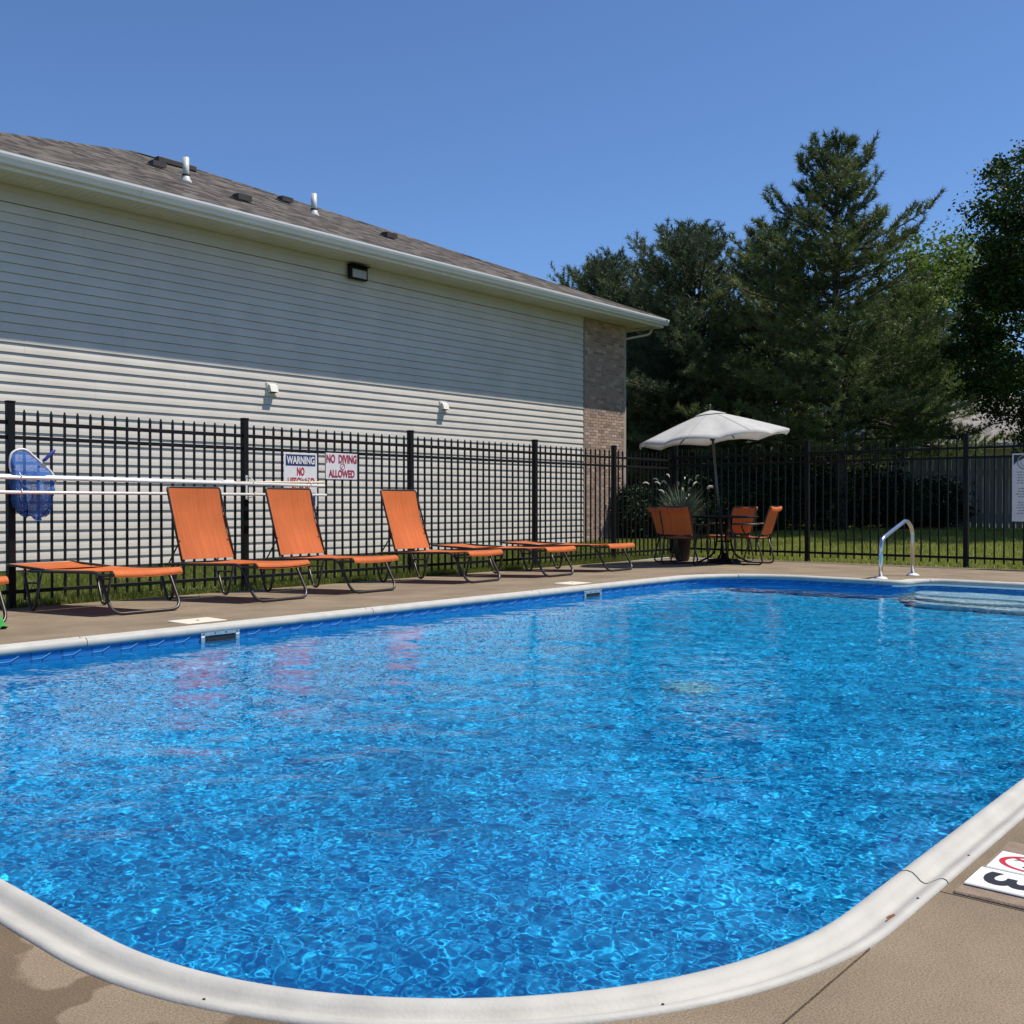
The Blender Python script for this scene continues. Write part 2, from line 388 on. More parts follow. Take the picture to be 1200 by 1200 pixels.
# ------------------------------------------------------------------ pool outline
PZ = .10                                           # level of the coping; the deck falls from here to the fences
A0, A1, D0, D1 = .978, 10.84, .828, 5.998          # inner edges of the pool
SD0, SD1, SA = 1.70, 3.84, 11.32                   # alcove of the entry steps
WATER_Z, FLOOR_Z = PZ - .098, PZ - .96
def gd(a, d): return PZ - max(.0325 * max(0, d - 6.12), .0188 * max(0, a - 10.95))
def outline(off=0.0):
    cs = [(A0, D0, 1.03), (A1, D0, .98), (A1, SD0, .18), (SA, SD0, .27), (SA, SD1, .27), (A1, SD1, .18), (A1, D1, .98), (A0, D1, 1.16)]
    pts = []; N = len(cs)
    for i, (x, y, r) in enumerate(cs):
        p = Vector((x, y)); a = (Vector(cs[i - 1][:2]) - p).normalized(); b = (Vector(cs[(i + 1) % N][:2]) - p).normalized()
        t1 = p + a * r; t2 = p + b * r; c = p + (a + b) * r
        n = max(5, int(r * math.pi / 2 / .04))
        v1 = t1 - c; v2 = t2 - c
        for k in range(n + 1):
            w = k / n * math.pi / 2
            pts.append(c + v1 * math.cos(w) + v2 * math.sin(w))
    dense = []
    for i in range(len(pts)):
        p, q = pts[i], pts[(i + 1) % len(pts)]; L = (q - p).length
        if L < 1e-5: continue
        m = max(1, int(L / .05))
        for k in range(m): dense.append(p.lerp(q, k / m))
    out = []
    for i in range(len(dense)):
        t = dense[(i + 1) % len(dense)] - dense[i - 1]; t.normalize(); nrm = Vector((t.y, -t.x))
        out.append((dense[i], nrm))
    return out
OUT = outline()
def off_pts(o): return [p + n * o for p, n in OUT]

def sweep(idx, prof, closed=False):
    """sheet swept along the outline points idx; prof = (outward offset, z)"""
    vs = []; fs = []; m = len(prof); N = len(idx)
    for i in idx:
        p, n = OUT[i % len(OUT)]
        for o, z in prof: vs.append((p.x + n.x * o, p.y + n.y * o, z))
    for i in range(N if closed else N - 1):
        j = (i + 1) % N
        for k in range(m - 1): fs.append((i * m + k, j * m + k, j * m + k + 1, i * m + k + 1))
    return vs, fs

# ------------------------------------------------------------------ ground
DA0, DA1, DD0, DD1 = -4.0, 14.92, -4.0, 9.20
def smooth(t): t = max(0, min(1, t)); return t * t * (3 - 2 * t)
def gz(a, d): return -.015 + .03 * smooth((a - 12) / 3) + .26 * smooth((a - 16) / 9.5)
xs = [-400, -120, -40, -12, DA0, 0, 4, 8, 12, DA1] + [15.5 + i * .8 for i in range(14)] + [30, 40, 60, 120, 400]
ys = [-400, -120, -40, -12, DD0, 0, 4, DD1, 10.5, 12, 13.5, 18, 26, 40, 70, 140, 400]
mb = MB()
for i in range(len(xs) - 1):
    for j in range(len(ys) - 1):
        if DA0 <= xs[i] < DA1 and DD0 <= ys[j] < DD1: continue
        q = [(xs[i], ys[j]), (xs[i + 1], ys[j]), (xs[i + 1], ys[j + 1]), (xs[i], ys[j + 1])]
        mb.add([(x, y, gz(x, y)) for x, y in q], [(0, 1, 2, 3)])
tag(mb.build('ground', 'lawn'), kind='structure')

# deck slabs round the pool
deck = put('pool_deck', None); tag(deck, kind='structure')
outer = [Vector((DA0, DD0, 0)), Vector((DA1, DD0, 0)), Vector((DA1, DD1, 0)), Vector((DA0, DD1, 0))]
hole = [Vector((p.x, p.y, 0)) for p in off_pts(.106)]
tris = tessellate_polygon([outer, hole[::-1]])
allp = outer + hole[::-1]
ca = [DA0, -.9, 2.25, 5.33, 7.99, 11.05, DA1]; cd = [DD0, -1.3, .727, DD1]
for i in range(len(ca) - 1):
    for j in range(len(cd) - 1):
        bm = bmesh.new(); vv = [bm.verts.new(p) for p in allp]
        for t in tris:
            try: bm.faces.new([vv[k] for k in t])
            except ValueError: pass
        g = .0022
        for co, no in (((ca[i] + g, 0, 0), (-1, 0, 0)), ((ca[i + 1] - g, 0, 0), (1, 0, 0)), ((0, cd[j] + g, 0), (0, -1, 0)), ((0, cd[j + 1] - g, 0), (0, 1, 0))):
            bmesh.ops.bisect_plane(bm, geom=bm.verts[:] + bm.edges[:] + bm.faces[:], plane_co=co, plane_no=no, clear_outer=True, dist=1e-5)
        if len(bm.faces) == 0: bm.free(); continue
        for co, no in (((10.95, 0, 0), (1, 0, 0)), ((13, 0, 0), (1, 0, 0)), ((0, 6.12, 0), (0, 1, 0)), ((0, 7.6, 0), (0, 1, 0))):
            bmesh.ops.bisect_plane(bm, geom=bm.verts[:] + bm.edges[:] + bm.faces[:], plane_co=co, plane_no=no, dist=1e-5)
        for v in bm.verts: v.co.z = gd(v.co.x, v.co.y)
        bmesh.ops.recalc_face_normals(bm, faces=bm.faces[:])
        for f in bm.faces:
            if f.normal.z < 0: f.normal_flip()
        r = bmesh.ops.extrude_face_region(bm, geom=bm.faces[:])
        low = [v for v in r['geom'] if isinstance(v, bmesh.types.BMVert)]
        for v in low: v.co.z -= .08
        bmesh.ops.recalc_face_normals(bm, faces=bm.faces[:])
        me = bpy.data.meshes.new('deck_slab'); bm.to_mesh(me); bm.free(); me.materials.append(M['deck'])
        put('deck_slab', me, deck)
# dirt bed under the joints
pts = [(DA0, DD0), (DA1, DD0), (DA1, DD1), (DA0, DD1)]
bed = MB(); bt = [Vector((x, y, gd(x, y) - .04)) for x, y in pts] + [Vector((p.x, p.y, PZ - .04)) for p in hole[::-1]]
bed.add(bt, tris); bed.build('joint_sand', 'soil', deck)

# ------------------------------------------------------------------ swimming pool
pool = thing('swimming_pool', 'long blue vinyl swimming pool with white rounded coping and an entry alcove', 'swimming pool')
allidx = list(range(len(OUT)))
lw = MB(); prof = [(.0, PZ - .125), (.0, FLOOR_Z + .18), (-.03, FLOOR_Z + .08), (-.09, FLOOR_Z + .02), (-.17, FLOOR_Z)]
lw.add(*sweep(allidx, prof, True)); liner_wall = lw.build('liner_wall', 'liner', pool, smooth=True)
fl = MB(); fl.add([(A0, D0, FLOOR_Z + .0006), (SA, D0, FLOOR_Z + .0006), (SA, D1, FLOOR_Z + .0006), (A0, D1, FLOOR_Z + .0006)], [(0, 1, 2, 3)]); liner_floor = fl.build('liner_floor', 'liner', pool)
lb_ = MB(); lb_.add(*sweep(allidx, [(.0, PZ - .025), (.0, PZ - .1245)], True)); liner_border = lb_.build('liner_border', 'liner_border', pool, smooth=True)
for o in (liner_wall, liner_floor, liner_border): o.cycles.is_caustics_receiver = True
# printed border band of the liner: chamfered cells, thin ribbons lying on the vinyl
cum = [0]
for i in range(len(OUT)): cum.append(cum[-1] + (OUT[(i + 1) % len(OUT)][0] - OUT[i][0]).length)
def along(s):
    s %= cum[-1]
    lo = int(np.searchsorted(cum, s, 'right')) - 1; lo = min(lo, len(OUT) - 1)
    t = (s - cum[lo]) / max(1e-9, cum[lo + 1] - cum[lo]); a, b = OUT[lo], OUT[(lo + 1) % len(OUT)]
    return a[0].lerp(b[0], t), a[1].lerp(b[1], t).normalized()
pr = MB()
def ribbon(path, w, off, mi):
    for (s0, z0), (s1, z1) in zip(path[:-1], path[1:]):
        L = math.hypot(s1 - s0, z1 - z0); ns, nz_ = -(z1 - z0) / L * w / 2, (s1 - s0) / L * w / 2
        q = []
        for s, z in ((s0 - ns, z0 - nz_), (s1 - ns, z1 - nz_), (s1 + ns, z1 + nz_), (s0 + ns, z0 + nz_)):
            p, n = along(s); q.append((p.x - n.x * off, p.y - n.y * off, PZ + z * .9))
        pr.add(q, [(0, 1, 2, 3)], mi)
T = .185; ncell = int(cum[-1] / T); T = cum[-1] / ncell
for i in range(ncell):
    s = i * T
    ribbon([(s, -.046), (s, -.075)], .004, .002, 0)
    ribbon([(s, -.075), (s + .35 * T, -.075)], .003, .002, 0)
    ribbon([(s + .35 * T, -.066), (s + .62 * T, -.094), (s + .62 * T, -.125)], .004, .0025, 0)
    ribbon([(s + .36 * T, -.060), (s + .64 * T, -.090)], .005, .003, 1)
    ribbon([(s + .64 * T, -.090), (s + T, -.090)], .004, .003, 1)
    ribbon([(s + .97 * T, -.055), (s + .97 * T, -.12)], .003, .0035, 0)
bp_ = pr.build('liner_border_print', ['print_dark', 'print_light'], pool); bp_.cycles.is_caustics_receiver = True

# coping sections
cprof = [(.004, -.046), (-.006, -.043), (-.011, -.034), (-.012, -.020), (-.007, -.006), (.003, .004), (.016, .0085), (.028, .0065), (.038, -.0010), (.046, -.0085), (.054, -.0115), (.062, -.0100), (.072, -.0030), (.086, .0060), (.094, .0085), (.102, .0065), (.1055, .0), (.1055, -.05)]
cprof = [(o, z + PZ) for o, z in cprof]
def nearest(a, d): return min(allidx, key=lambda i: (OUT[i][0] - Vector((a, d))).length)
joints = sorted({nearest(*q) for q in [(2.31, .8), (5.0, .8), (7.7, .8), (10.0, .8), (A1, 1.15), (SA, 1.8), (SA, 3.75), (A1, 4.12), (10.6, 5.62), (9.46, D1), (7.4, D1), (5.33, D1), (3.03, D1), (1.16, 5.45), (A0, 4.1), (.99, 2.37)]})
for k, j in enumerate(joints):
    e = joints[(k + 1) % len(joints)]
    if e <= j: e += len(OUT)
    idx = list(range(j, e + 1))
    vsx, fsx = sweep(idx, cprof); m = len(cprof)
    # pull the ends apart by 3 mm each and drop one end a little, so the joint shows
    for end, nb, sgn in ((0, 1, 1), (len(idx) - 1, len(idx) - 2, 1)):
        for q in range(m):
            a = Vector(vsx[end * m + q]); b = Vector(vsx[nb * m + q]); t = (b - a).normalized(); vsx[end * m + q] = tuple(a + t * .0025)
    dz = random.uniform(-.0015, .002)
    c = MB(); c.add([(x, y, z + dz) for x, y, z in vsx], fsx)
    for end in (0, len(idx) - 1): c.add([vsx[end * m + q] for q in range(m)], [tuple(range(m))])
    o = c.build('coping', 'coping', pool, smooth=True)

# screw heads along the near coping
scw = MB().lathe([(.0028, 0), (.0028, .0008), (.002, .0014)], 10).mesh('coping_screw', 'dark', True)
s_ = .35
while s_ < cum[-1]:
    p, n = along(s_)
    if p.x < 4.5 and p.y < 3.2: put('coping_screw', scw, pool, (p.x + n.x * .091, p.y + n.y * .091, PZ + .0078))
    s_ += random.choice((.34, .46, .71))
# skimmer mouths in the far wall
def skimmer(a0, a1, z0, z1):
    t = 'plate'; fr = MB(); y = D1 - .004; w = .03
    fr.bbox(a0, a1, y - .006, y, z1 - .03, z1, .002); fr.bbox(a0, a1, y - .006, y, z0, z0 + .028, .002)
    fr.bbox(a0, a0 + w, y - .006, y, z0 + .029, z1 - .031, .002); fr.bbox(a1 - w, a1, y - .006, y, z0 + .029, z1 - .031, .002)
    f = fr.build('skimmer_faceplate', t, pool)
    sc_ = MB()
    for i in range(4):
        for z in (z0 + .014, z1 - .015):
            x = a0 + .02 + i * (a1 - a0 - .04) / 3; sc_.box(x - .004, x + .004, y - .009, y - .006, z - .004, z + .004)
    for k, i in enumerate(range(0, len(sc_.f), 6)):
        q = MB(); q.add(sc_.v[k * 8:k * 8 + 8], [tuple(v - k * 8 for v in ff) for ff in sc_.f[i:i + 6]]); q.build('screw', 'dark', f)
    MB().box(a0 + w, a1 - w, y - .002, y - .001, z0 + .028, z1 - .03).build('skimmer_mouth', 'dark', pool)
skimmer(3.825, 4.125, PZ - .135, PZ - .032); skimmer(8.10, 8.39, PZ - .145, PZ - .04)

# entry steps
st = MB()
def step_tread(a_edge, z, zb, r):
    cs = [(A1 + .1, SD0 + .03), (SA - .01, SD0 + .03), (SA - .01, SD1 - .03), (A1 + .1, SD1 - .03)]
    front = []
    n = 16
    for k in range(n + 1):
        u = k / n; d = SD1 - .03 - .05 - u * (SD1 - SD0 - .16)
        bulge = 1 - abs(2 * u - 1) ** 6
        front.append((A1 + .05 - (A1 + .05 - a_edge) * bulge if a_edge < A1 else a_edge, d))
    loop = [(SA - .012, SD0 + .04), (SA - .012, SD1 - .04)] + front
    N = len(loop); vs_ = [(x, y, z) for x, y in loop] + [(x - (.012 if i > 1 else 0), y, z - .02) for i, (x, y) in enumerate(loop)] + [(x - (.012 if i > 1 else 0), y, zb) for i, (x, y) in enumerate(loop)]
    m = MB(); m.add(vs_, [tuple(range(N))] + [(a * N + i, a * N + (i + 1) % N, (a + 1) * N + (i + 1) % N, (a + 1) * N + i) for a in (0, 1) for i in range(N)])
    o = m.build('step_tread', 'step_blue', pool); o.cycles.is_caustics_receiver = True
    k_ = MB(); L_ = loop[2:]
    k_.add([(x - .016, y, z - .022) for x, y in L_] + [(x - .006, y, z + .003) for x, y in L_] + [(x + .06, y, z + .003) for x, y in L_], [(a * len(L_) + i, a * len(L_) + i + 1, (a + 1) * len(L_) + i + 1, (a + 1) * len(L_) + i) for a in (0, 1) for i in range(len(L_) - 1)])
    n_ = k_.build('nosing', 'step', o); n_.cycles.is_caustics_receiver = True
step_tread(10.73, PZ - .27, PZ - .45, 0); step_tread(10.42, PZ - .46, PZ - .65, 0); step_tread(10.12, PZ - .66, FLOOR_Z, 0)
# white band of the step unit above the water line
i0, i1 = nearest(A1, SD0 - .15), nearest(A1, SD1 + .15)
sb = MB(); sb.add(*sweep(list(range(i0, i1 + 1)), [(-.003, PZ - .03), (-.005, PZ - .058), (-.001, PZ - .062)])); sb.build('step_rim', 'step', pool, smooth=True)
dr = MB(); dr.lathe([(.17, 0), (.17, .012), (.14, .03), (.05, .036)], 28, (5.29, 3.14, FLOOR_Z)); o = dr.build('main_drain', 'drain', pool, smooth=True); o.cycles.is_caustics_receiver = True

# water surface: real waves
def graded(a, b, s0, s1):
    out = [a]
    while out[-1] < b: out.append(out[-1] + s0 + (s1 - s0) * (out[-1] - a) / (b - a))
    return np.array(out) * (b - a) / (out[-1] - a) + a * (1 - (b - a) / (out[-1] - a))
gx = graded(A0 - .02, SA + .02, .0053, .0165); gy = graded(D0 - .02, D1 + .02, .0058, .0115)
nx, ny = len(gx), len(gy)
X, Y = np.meshgrid(gx, gy, indexing='ij')
rng = np.random.default_rng(5); Z = np.zeros_like(X)
wx = X + .04 * np.sin(1.7 * Y + .9 * X) + .012 * np.sin(3.9 * X - 2.3 * Y); wy = Y + .04 * np.sin(1.5 * X - 1.1 * Y + 2) + .012 * np.sin(4.3 * Y + 1.9 * X)
gust = 1.0 + .05 * np.sin(.9 * X + 1.3 * Y + .5) * np.sin(1.1 * Y - .6 * X + 1.7) + .03 * np.sin(2.4 * X - 1.9 * Y)
WAVE = .245
for i in range(120):
    u = rng.random(); lam = .021 * (8.0 ** u); th = rng.uniform(0, 2 * math.pi); k = 2 * math.pi / lam
    slope = .0185 * (.55 + .75 * math.exp(-((math.log(lam) - math.log(.037)) / .6) ** 2))
    a = WAVE * slope / k
    ph = k * (math.cos(th) * wx + math.sin(th) * wy) + rng.uniform(0, 6.28)
    Z += a * np.sin(ph) * (gust if lam < .2 else 1)
for i in range(26):
    lam = .16 * (5 ** rng.random()); th = rng.uniform(0, 2 * math.pi); k = 2 * math.pi / lam
    Z += .006 / k * np.sin(k * (math.cos(th) * wx + math.sin(th) * wy) + rng.uniform(0, 6.28))
print('WATER slope rms', float(np.std(np.diff(Z, axis=0) / np.diff(gx)[:, None])))
Zw = Z + WATER_Z
inside = ((X > A0 - .015) & (X < A1 + .03) & (Y > D0 - .015) & (Y < D1 + .015)) | ((X >= A1) & (X < SA + .01) & (Y > SD0 - .01) & (Y < SD1 + .01))
I = np.arange(nx * ny).reshape(nx, ny)
keep = inside[:-1, :-1] & inside[1:, :-1] & inside[1:, 1:] & inside[:-1, 1:]
F = np.stack([I[:-1, :-1], I[1:, :-1], I[1:, 1:], I[:-1, 1:]], -1)[keep]
used = np.zeros(nx * ny, bool); used[F.ravel()] = True; remap = np.cumsum(used) - 1
Vw = np.stack([X, Y, Zw], -1).reshape(-1, 3)[used]
water = put('pool_water', np_mesh('pool_water', Vw, remap[F], 'water', True)); tag(water, kind='structure')
water.cycles.is_caustics_caster = True

# ------------------------------------------------------------------ apartment building
WALL = 13.40; EAVE_D = 12.72; EAVE_Z = 5.15; PITCH = .425; RW = 7.6; RA0, RA1 = 3.8, 20.34
bld = thing('apartment_building', 'beige siding apartment block with brown hip roof and a brick corner', 'building', (12, 20.3, 0))
O = Vector((12, 20.3, 0))
class WB(MB):
    def build(s, name, mats, parent=bld, smooth=False):
        s.v = [tuple(Vector(v) - O) for v in s.v]; return MB.build(s, name, mats, parent, smooth)
WB().box(4.5, 19.68, WALL + .03, 27.2, 0, 4.99).build('wall', 'siding')
WB().box(4.46, 18.08, WALL - .002, WALL + .028, 0, .06).build('foundation_strip', 'taupe')
# siding courses
C = .127
prof = [(-.023, 0), (-.023, .006), (-.018, .05), (-.004, C - .004), (.026, C - .004), (.026, 0)]
def course_mesh(L, name):
    m = MB(); n = len(prof)
    m.add([(x, y, z) for x in (0, L) for y, z in prof], [(i, i + n, (i + 1) % n + n, (i + 1) % n) for i in range(n)] + [tuple(range(n))[::-1], tuple(range(n, 2 * n))])
    return m.mesh(name, 'siding')
cms = {}
for i in range(37):
    x = 4.5; nxt = x + 3.66 * (((i // 2) * .37 + .25) % 1) + .3; k = 0
    while x < 18.04:
        e = min(nxt, 18.05); L = round(e - x - .001, 3)
        if L not in cms: cms[L] = course_mesh(L, 'siding_course')
        put('siding_course', cms[L], bld, Vector((x, WALL - .0012 * (k % 2), .06 + i * C)) - O, (0, 0, 0)); x = e; nxt = e + 3.66; k += 1
WB().bbox(4.46, 18.05, WALL - .020, WALL + .02, 4.765, 4.985, .004).build('frieze_board', 'trim')
WB().bbox(4.46, 18.05, WALL - .034, WALL - .021, 4.90, 4.984, .003).build('frieze_moulding', 'trim')
WB().bbox(18.051, 18.11, WALL - .022, WALL + .03, .03, 4.98, .004).build('corner_trim', 'taupe')
# brick corner
WB().box(18.112, 19.72, WALL - .010, WALL + .028, 0, 4.98).build('mortar_bed', 'mortar')
WB().box(19.682, 19.722, WALL + .029, 15.2, 0, 4.98).build('brick_return', 'brick0')
bm_ = MB(); bm_.bbox(0, .1935, 0, .03, 0, .0572, .003)
bmh = MB(); bmh.bbox(0, .0920, 0, .03, 0, .0572, .003)
bme = [bm_.mesh('brick', 'brick%d' % i) for i in range(5)]; bmeh = [bmh.mesh('brick', 'brick%d' % i) for i in range(5)]
rest = MB(); nb = 0
for r in range(74):
    z = .006 + r * .0669
    x = 18.118
    row = [(.092, True)] if r % 2 else []
    while True:
        half = bool(row); row = []
        L = .092 if half else .1935
        if x + L > 19.722:
            if x + .092 <= 19.722: half = True; L = .092
            else: break
        k = random.choices(range(5), (5, 3, 3, 4, 1.6))[0]; dy = WALL - .0175 + random.uniform(-.002, .002)
        if 1.5 < z < 3.95 and nb < 300:
            put('brick', (bmeh if half else bme)[k], bld, Vector((x, dy, z)) - O); nb += 1
        else:
            src = bmh if half else bm_
            rest.add([(v[0] + x - O.x, v[1] + dy - O.y, v[2] + z) for v in src.v], src.f, k)
        x += L + .0095
ro = MB.build(rest, 'brick_masonry', ['brick%d' % i for i in range(5)], bld); tag(ro, kind='stuff')
# soffit, fascia, gutter
spm = MB(); spm.box(.002, .302, 0, WALL - .015 - (EAVE_D + .06), 0, .012)
for gx in (.1, .2): spm.box(gx - .004, gx + .004, .02, WALL - .04 - (EAVE_D + .06), -.003, 0)
spmesh = spm.mesh('soffit_panel', 'soffit')
x = RA0 + .1
while x + .304 < RA1 - .05:
    put('soffit_panel', spmesh, bld, Vector((x, EAVE_D + .06, 4.985)) - O); x += .304
WB().box(RA1 - .62 + .03, RA1 - .06, WALL + .02, 27.5, 4.984, 4.998).build('side_soffit', 'soffit')
WB().box(RA0 + .05, RA1 - .03, EAVE_D + .03, EAVE_D + .055, 4.97, 5.145).build('fascia', 'white_metal')
WB().box(RA1 - .055, RA1 - .03, EAVE_D + .056, 27.6, 4.97, 5.145).build('side_fascia', 'white_metal')
gp = [(.028, 5.155), (.028, 5.02), (-.045, 5.02), (-.052, 5.05), (-.075, 5.085), (-.085, 5.12), (-.085, 5.148), (-.070, 5.152), (-.070, 5.140), (.015, 5.140)]
def gutter(a0, a1):
    m = WB(); n = len(gp)
    m.add([(x, EAVE_D + o, z) for x in (a0, a1) for o, z in gp], [(i, i + n, (i + 1) % n + n, (i + 1) % n) for i in range(n)] + [tuple(range(n)), tuple(range(2 * n - 1, n - 1, -1))])
    return m.build('gutter', 'white_metal')
for q0, q1 in ((RA0, 7.2), (7.2035, 13.4), (13.4035, RA1 + .04)): gutter(q0, q1)
# downspout elbow at the corner
WB().tube(round_path([(20.28, WALL - .35, 5.0), (20.28, WALL - .3, 4.86), (19.82, WALL + .22, 4.72), (19.79, WALL + .25, 4.5), (19.79, WALL + .25, .1)], .1), .028, 8).build('downspout', 'trim', smooth=True)
# hip roof
er = EAVE_D - .03; ez = EAVE_Z + .005
h = ez + PITCH * RW
q = [(RA0 - .03, er, ez), (RA1 + .03, er, ez), (RA1 + .03, er + 2 * RW + .06, ez), (RA0 - .03, er + 2 * RW + .06, ez), (RA0 + RW, EAVE_D + RW, h), (RA1 - RW, EAVE_D + RW, h)]
rf = WB(); rf.add(q + [(x, y, z - .025) for x, y, z in q[:4]], [(0, 1, 5, 4), (1, 2, 5), (2, 3, 4, 5), (3, 0, 4), (0, 6, 7, 1), (1, 7, 8, 2), (2, 8, 9, 3), (3, 9, 6, 0), (6, 9, 8, 7)])
roof = rf.build('roof', 'shingle')
def cap_run(a, b, n):
    a, b = Vector(a), Vector(b); t = (b - a).normalized(); m = MB(); side = t.cross(Vector((0, 0, 1))).normalized(); up = side.cross(t)
    L = (b - a).length / n * 1.25
    V = [side * -.14 - up * .04, up * .02, side * .14 - up * .04]
    m.add([v + t * 0 for v in V] + [v + t * L + up * .006 for v in V], [(0, 1, 4, 3), (1, 2, 5, 4)])
    me = m.mesh('ridge_shingle', 'shingle')
    for i in range(n): put('ridge_shingle', me, roof, a + (b - a) * (i / n) - O)
cap_run(q[1], q[5], 52); cap_run(q[4], q[5], 12); cap_run(q[0], q[4], 52)

# things fixed to the building
def on_roof(d): return EAVE_Z + .005 + PITCH * (d - (EAVE_D - .03))
def pipe(a, d, label):
    t = thing('vent_pipe', label, 'vent pipe', (a, d, on_roof(d)), 0, 'white vent pipes on the brown roof')
    MB().lathe([(.055, -.03), (.055, .41), (.047, .41), (.047, .35)], 16).build('pipe', 'pvc', t, True)
    MB().lathe([(.105, -.05), (.10, .0), (.072, .05), (.064, .09)], 16).build('flashing', 'pvc', t, True)
    MB().lathe([(.068, .088), (.066, .115), (.056, .125)], 16).build('rubber_collar', 'dark', t, True)
pipe(9.78, 15.74, 'white plastic vent pipe on the roof, the left one of two')
pipe(12.72, 15.96, 'white plastic vent pipe on the roof, the right one of two')
def roof_vent(a, d, label, w=.27, l=.26):
    t = thing('roof_vent', label, 'roof vent', (a, d, on_roof(d)), 0, 'dark box vents on the brown roof')
    s = PITCH; m = MB()
    m.add([(-w / 2, -l / 2, .03 - s * l / 2), (w / 2, -l / 2, .03 - s * l / 2), (w / 2, l / 2, -.01 + s * l / 2), (-w / 2, l / 2, -.01 + s * l / 2), (-w / 2, -l / 2, .13 - s * l / 2), (w / 2, -l / 2, .13 - s * l / 2), (w / 2 - .04, l / 2 - .05, .05 + s * l / 2), (-w / 2 + .04, l / 2 - .05, .05 + s * l / 2)],
          [(0, 1, 5, 4), (4, 5, 6, 7), (1, 2, 6, 5), (0, 4, 7, 3), (3, 7, 6, 2), (0, 3, 2, 1)]); m.build('hood', 'roof_vent', t)
    f = MB(); f.add([(-w * .7, -l * .65, .012 - s * l * .65), (w * .7, -l * .65, .012 - s * l * .65), (w * .7, l * .7, .012 + s * l * .7), (-w * .7, l * .7, .012 + s * l * .7)], [(0, 1, 2, 3)]); f.build('flange', 'shingle', t)
roof_vent(10.23, 17.46, 'dark box vent on the roof, leftmost, beside a low dark strip')
roof_vent(10.24, 14.80, 'dark box vent low on the roof between the two white pipes')
roof_vent(13.13, 17.45, 'dark box vent high on the roof just left of the right white pipe')
roof_vent(13.94, 15.17, 'dark box vent on the roof, rightmost, right of both white pipes')
t = thing('roof_vent', 'long low dark vent strip on the roof beside the left white pipe', 'roof vent', (11.75, 19.3, on_roof(19.3)), 0, 'dark box vents on the brown roof')
MB().bbox(-.45, .45, -.09, .09, -.03, .09, .015).build('hood', 'roof_vent', t)

fl_ = thing('flood_light', 'black wall floodlight with pale lens high under the eave', 'flood light', (11.54, WALL - .03, 4.82))
MB().bbox(-.2, .2, -.10, -.02, -.11, .115, .015).build('housing', 'black', fl_)
MB().bbox(-.155, .155, -.112, -.101, -.085, .055, .006).build('lens', 'glass_lens', fl_)
MB().bbox(-.07, .07, -.019, .012, -.07, .07, .004).build('mounting_box', 'black', fl_)
MB().bbox(-.215, .215, -.15, -.02, .116, .13, .004).build('visor', 'black', fl_)
def wall_vent(a, z, label):
    t = thing('wall_vent', label, 'wall vent', (a, WALL - .013, z), 0, 'small white vents on the siding')
    MB().bbox(-.1, .1, -.022, .0, -.1, .1, .006).build('back_plate', 'vent_white', t)
    h_ = MB(); h_.add([(-.07, -.023, -.06), (.07, -.023, -.06), (.07, -.11, -.05), (-.07, -.11, -.05), (-.07, -.023, .075), (.07, -.023, .075), (.07, -.075, .05), (-.07, -.075, .05)], [(0, 3, 2, 1), (4, 5, 6, 7), (3, 7, 6, 2), (0, 4, 7, 3), (1, 2, 6, 5)]); h_.build('hood', 'vent_white', t)
    MB().box(-.055, .055, -.100, -.03, -.0635, -.0615).build('flap', 'dark', t)
wall_vent(9.81, 2.72, 'small white hooded wall vent above the fence, left one')
wall_vent(13.67, 2.715, 'small white hooded wall vent above the fence, right one')

# ------------------------------------------------------------------ iron fences
def picket_mesh(top, name='picket'):
    m = MB(); r = .0095
    m.box(-r, r, -r, r, .06, top - .03)
    m.add([(-r, -r, top - .03), (r, -r, top - .03), (r, r, top - .03), (-r, r, top - .03), (-.004, -.004, top), (.004, -.004, top), (.004, .004, top), (-.004, .004, top)], [(0, 1, 5, 4), (1, 2, 6, 5), (2, 3, 7, 6), (3, 0, 4, 7), (4, 5, 6, 7)])
    return m.mesh(name, 'black')
def fence(name, label, p0, direction, posts, hp, tops, pitch=.1217):
    """posts are distances along the run"""
    t = thing(name, label, 'fence', p0, math.atan2(direction[1], direction[0]))
    pm = MB(); pm.bbox(-.032, .032, -.032, .032, -.05, hp - .012, .003); pm.bbox(-.037, .037, -.037, .037, hp - .0115, hp, .004)
    pmesh = pm.mesh('post', 'black'); pk = picket_mesh(hp - .07)
    rng_ = random.Random(3)
    for i, s in enumerate(posts):
        put('post', pmesh, t, (s, 0, 0), (rng_.uniform(-.004, .004), rng_.uniform(-.004, .004), 0))
        if i + 1 == len(posts): break
        e = posts[i + 1]; L = e - s
        for z in tops:
            MB().bbox(s + .033, e - .033, -.0145, .0145, z - .017, z + .017, .002).build('rail', 'black', t)
        n = max(1, round((L - .06) / pitch) - 1); g = L / (n + 1)
        for k in range(n): put('picket', pk, t, (s + g * (k + 1), 0, 0), (0, rng_.uniform(-.003, .003), 0))
    return t
fence('iron_fence', 'black iron picket fence running beside the beige building behind the loungers', (-.88, 9.25, 0), (1, 0), [0, 2.44, 4.88, 7.32, 9.76, 12.20, 14.16, 15.88], 1.83, (1.64, 1.507, .138))
fence('iron_fence', 'black iron picket fence across the far end before lawn and pines', (15.0, 9.25 - .075, .024), (0, -1), [.0001, 2.36, 4.70, 7.05, 9.40, 11.75], 1.87, (1.67, 1.535, .135))

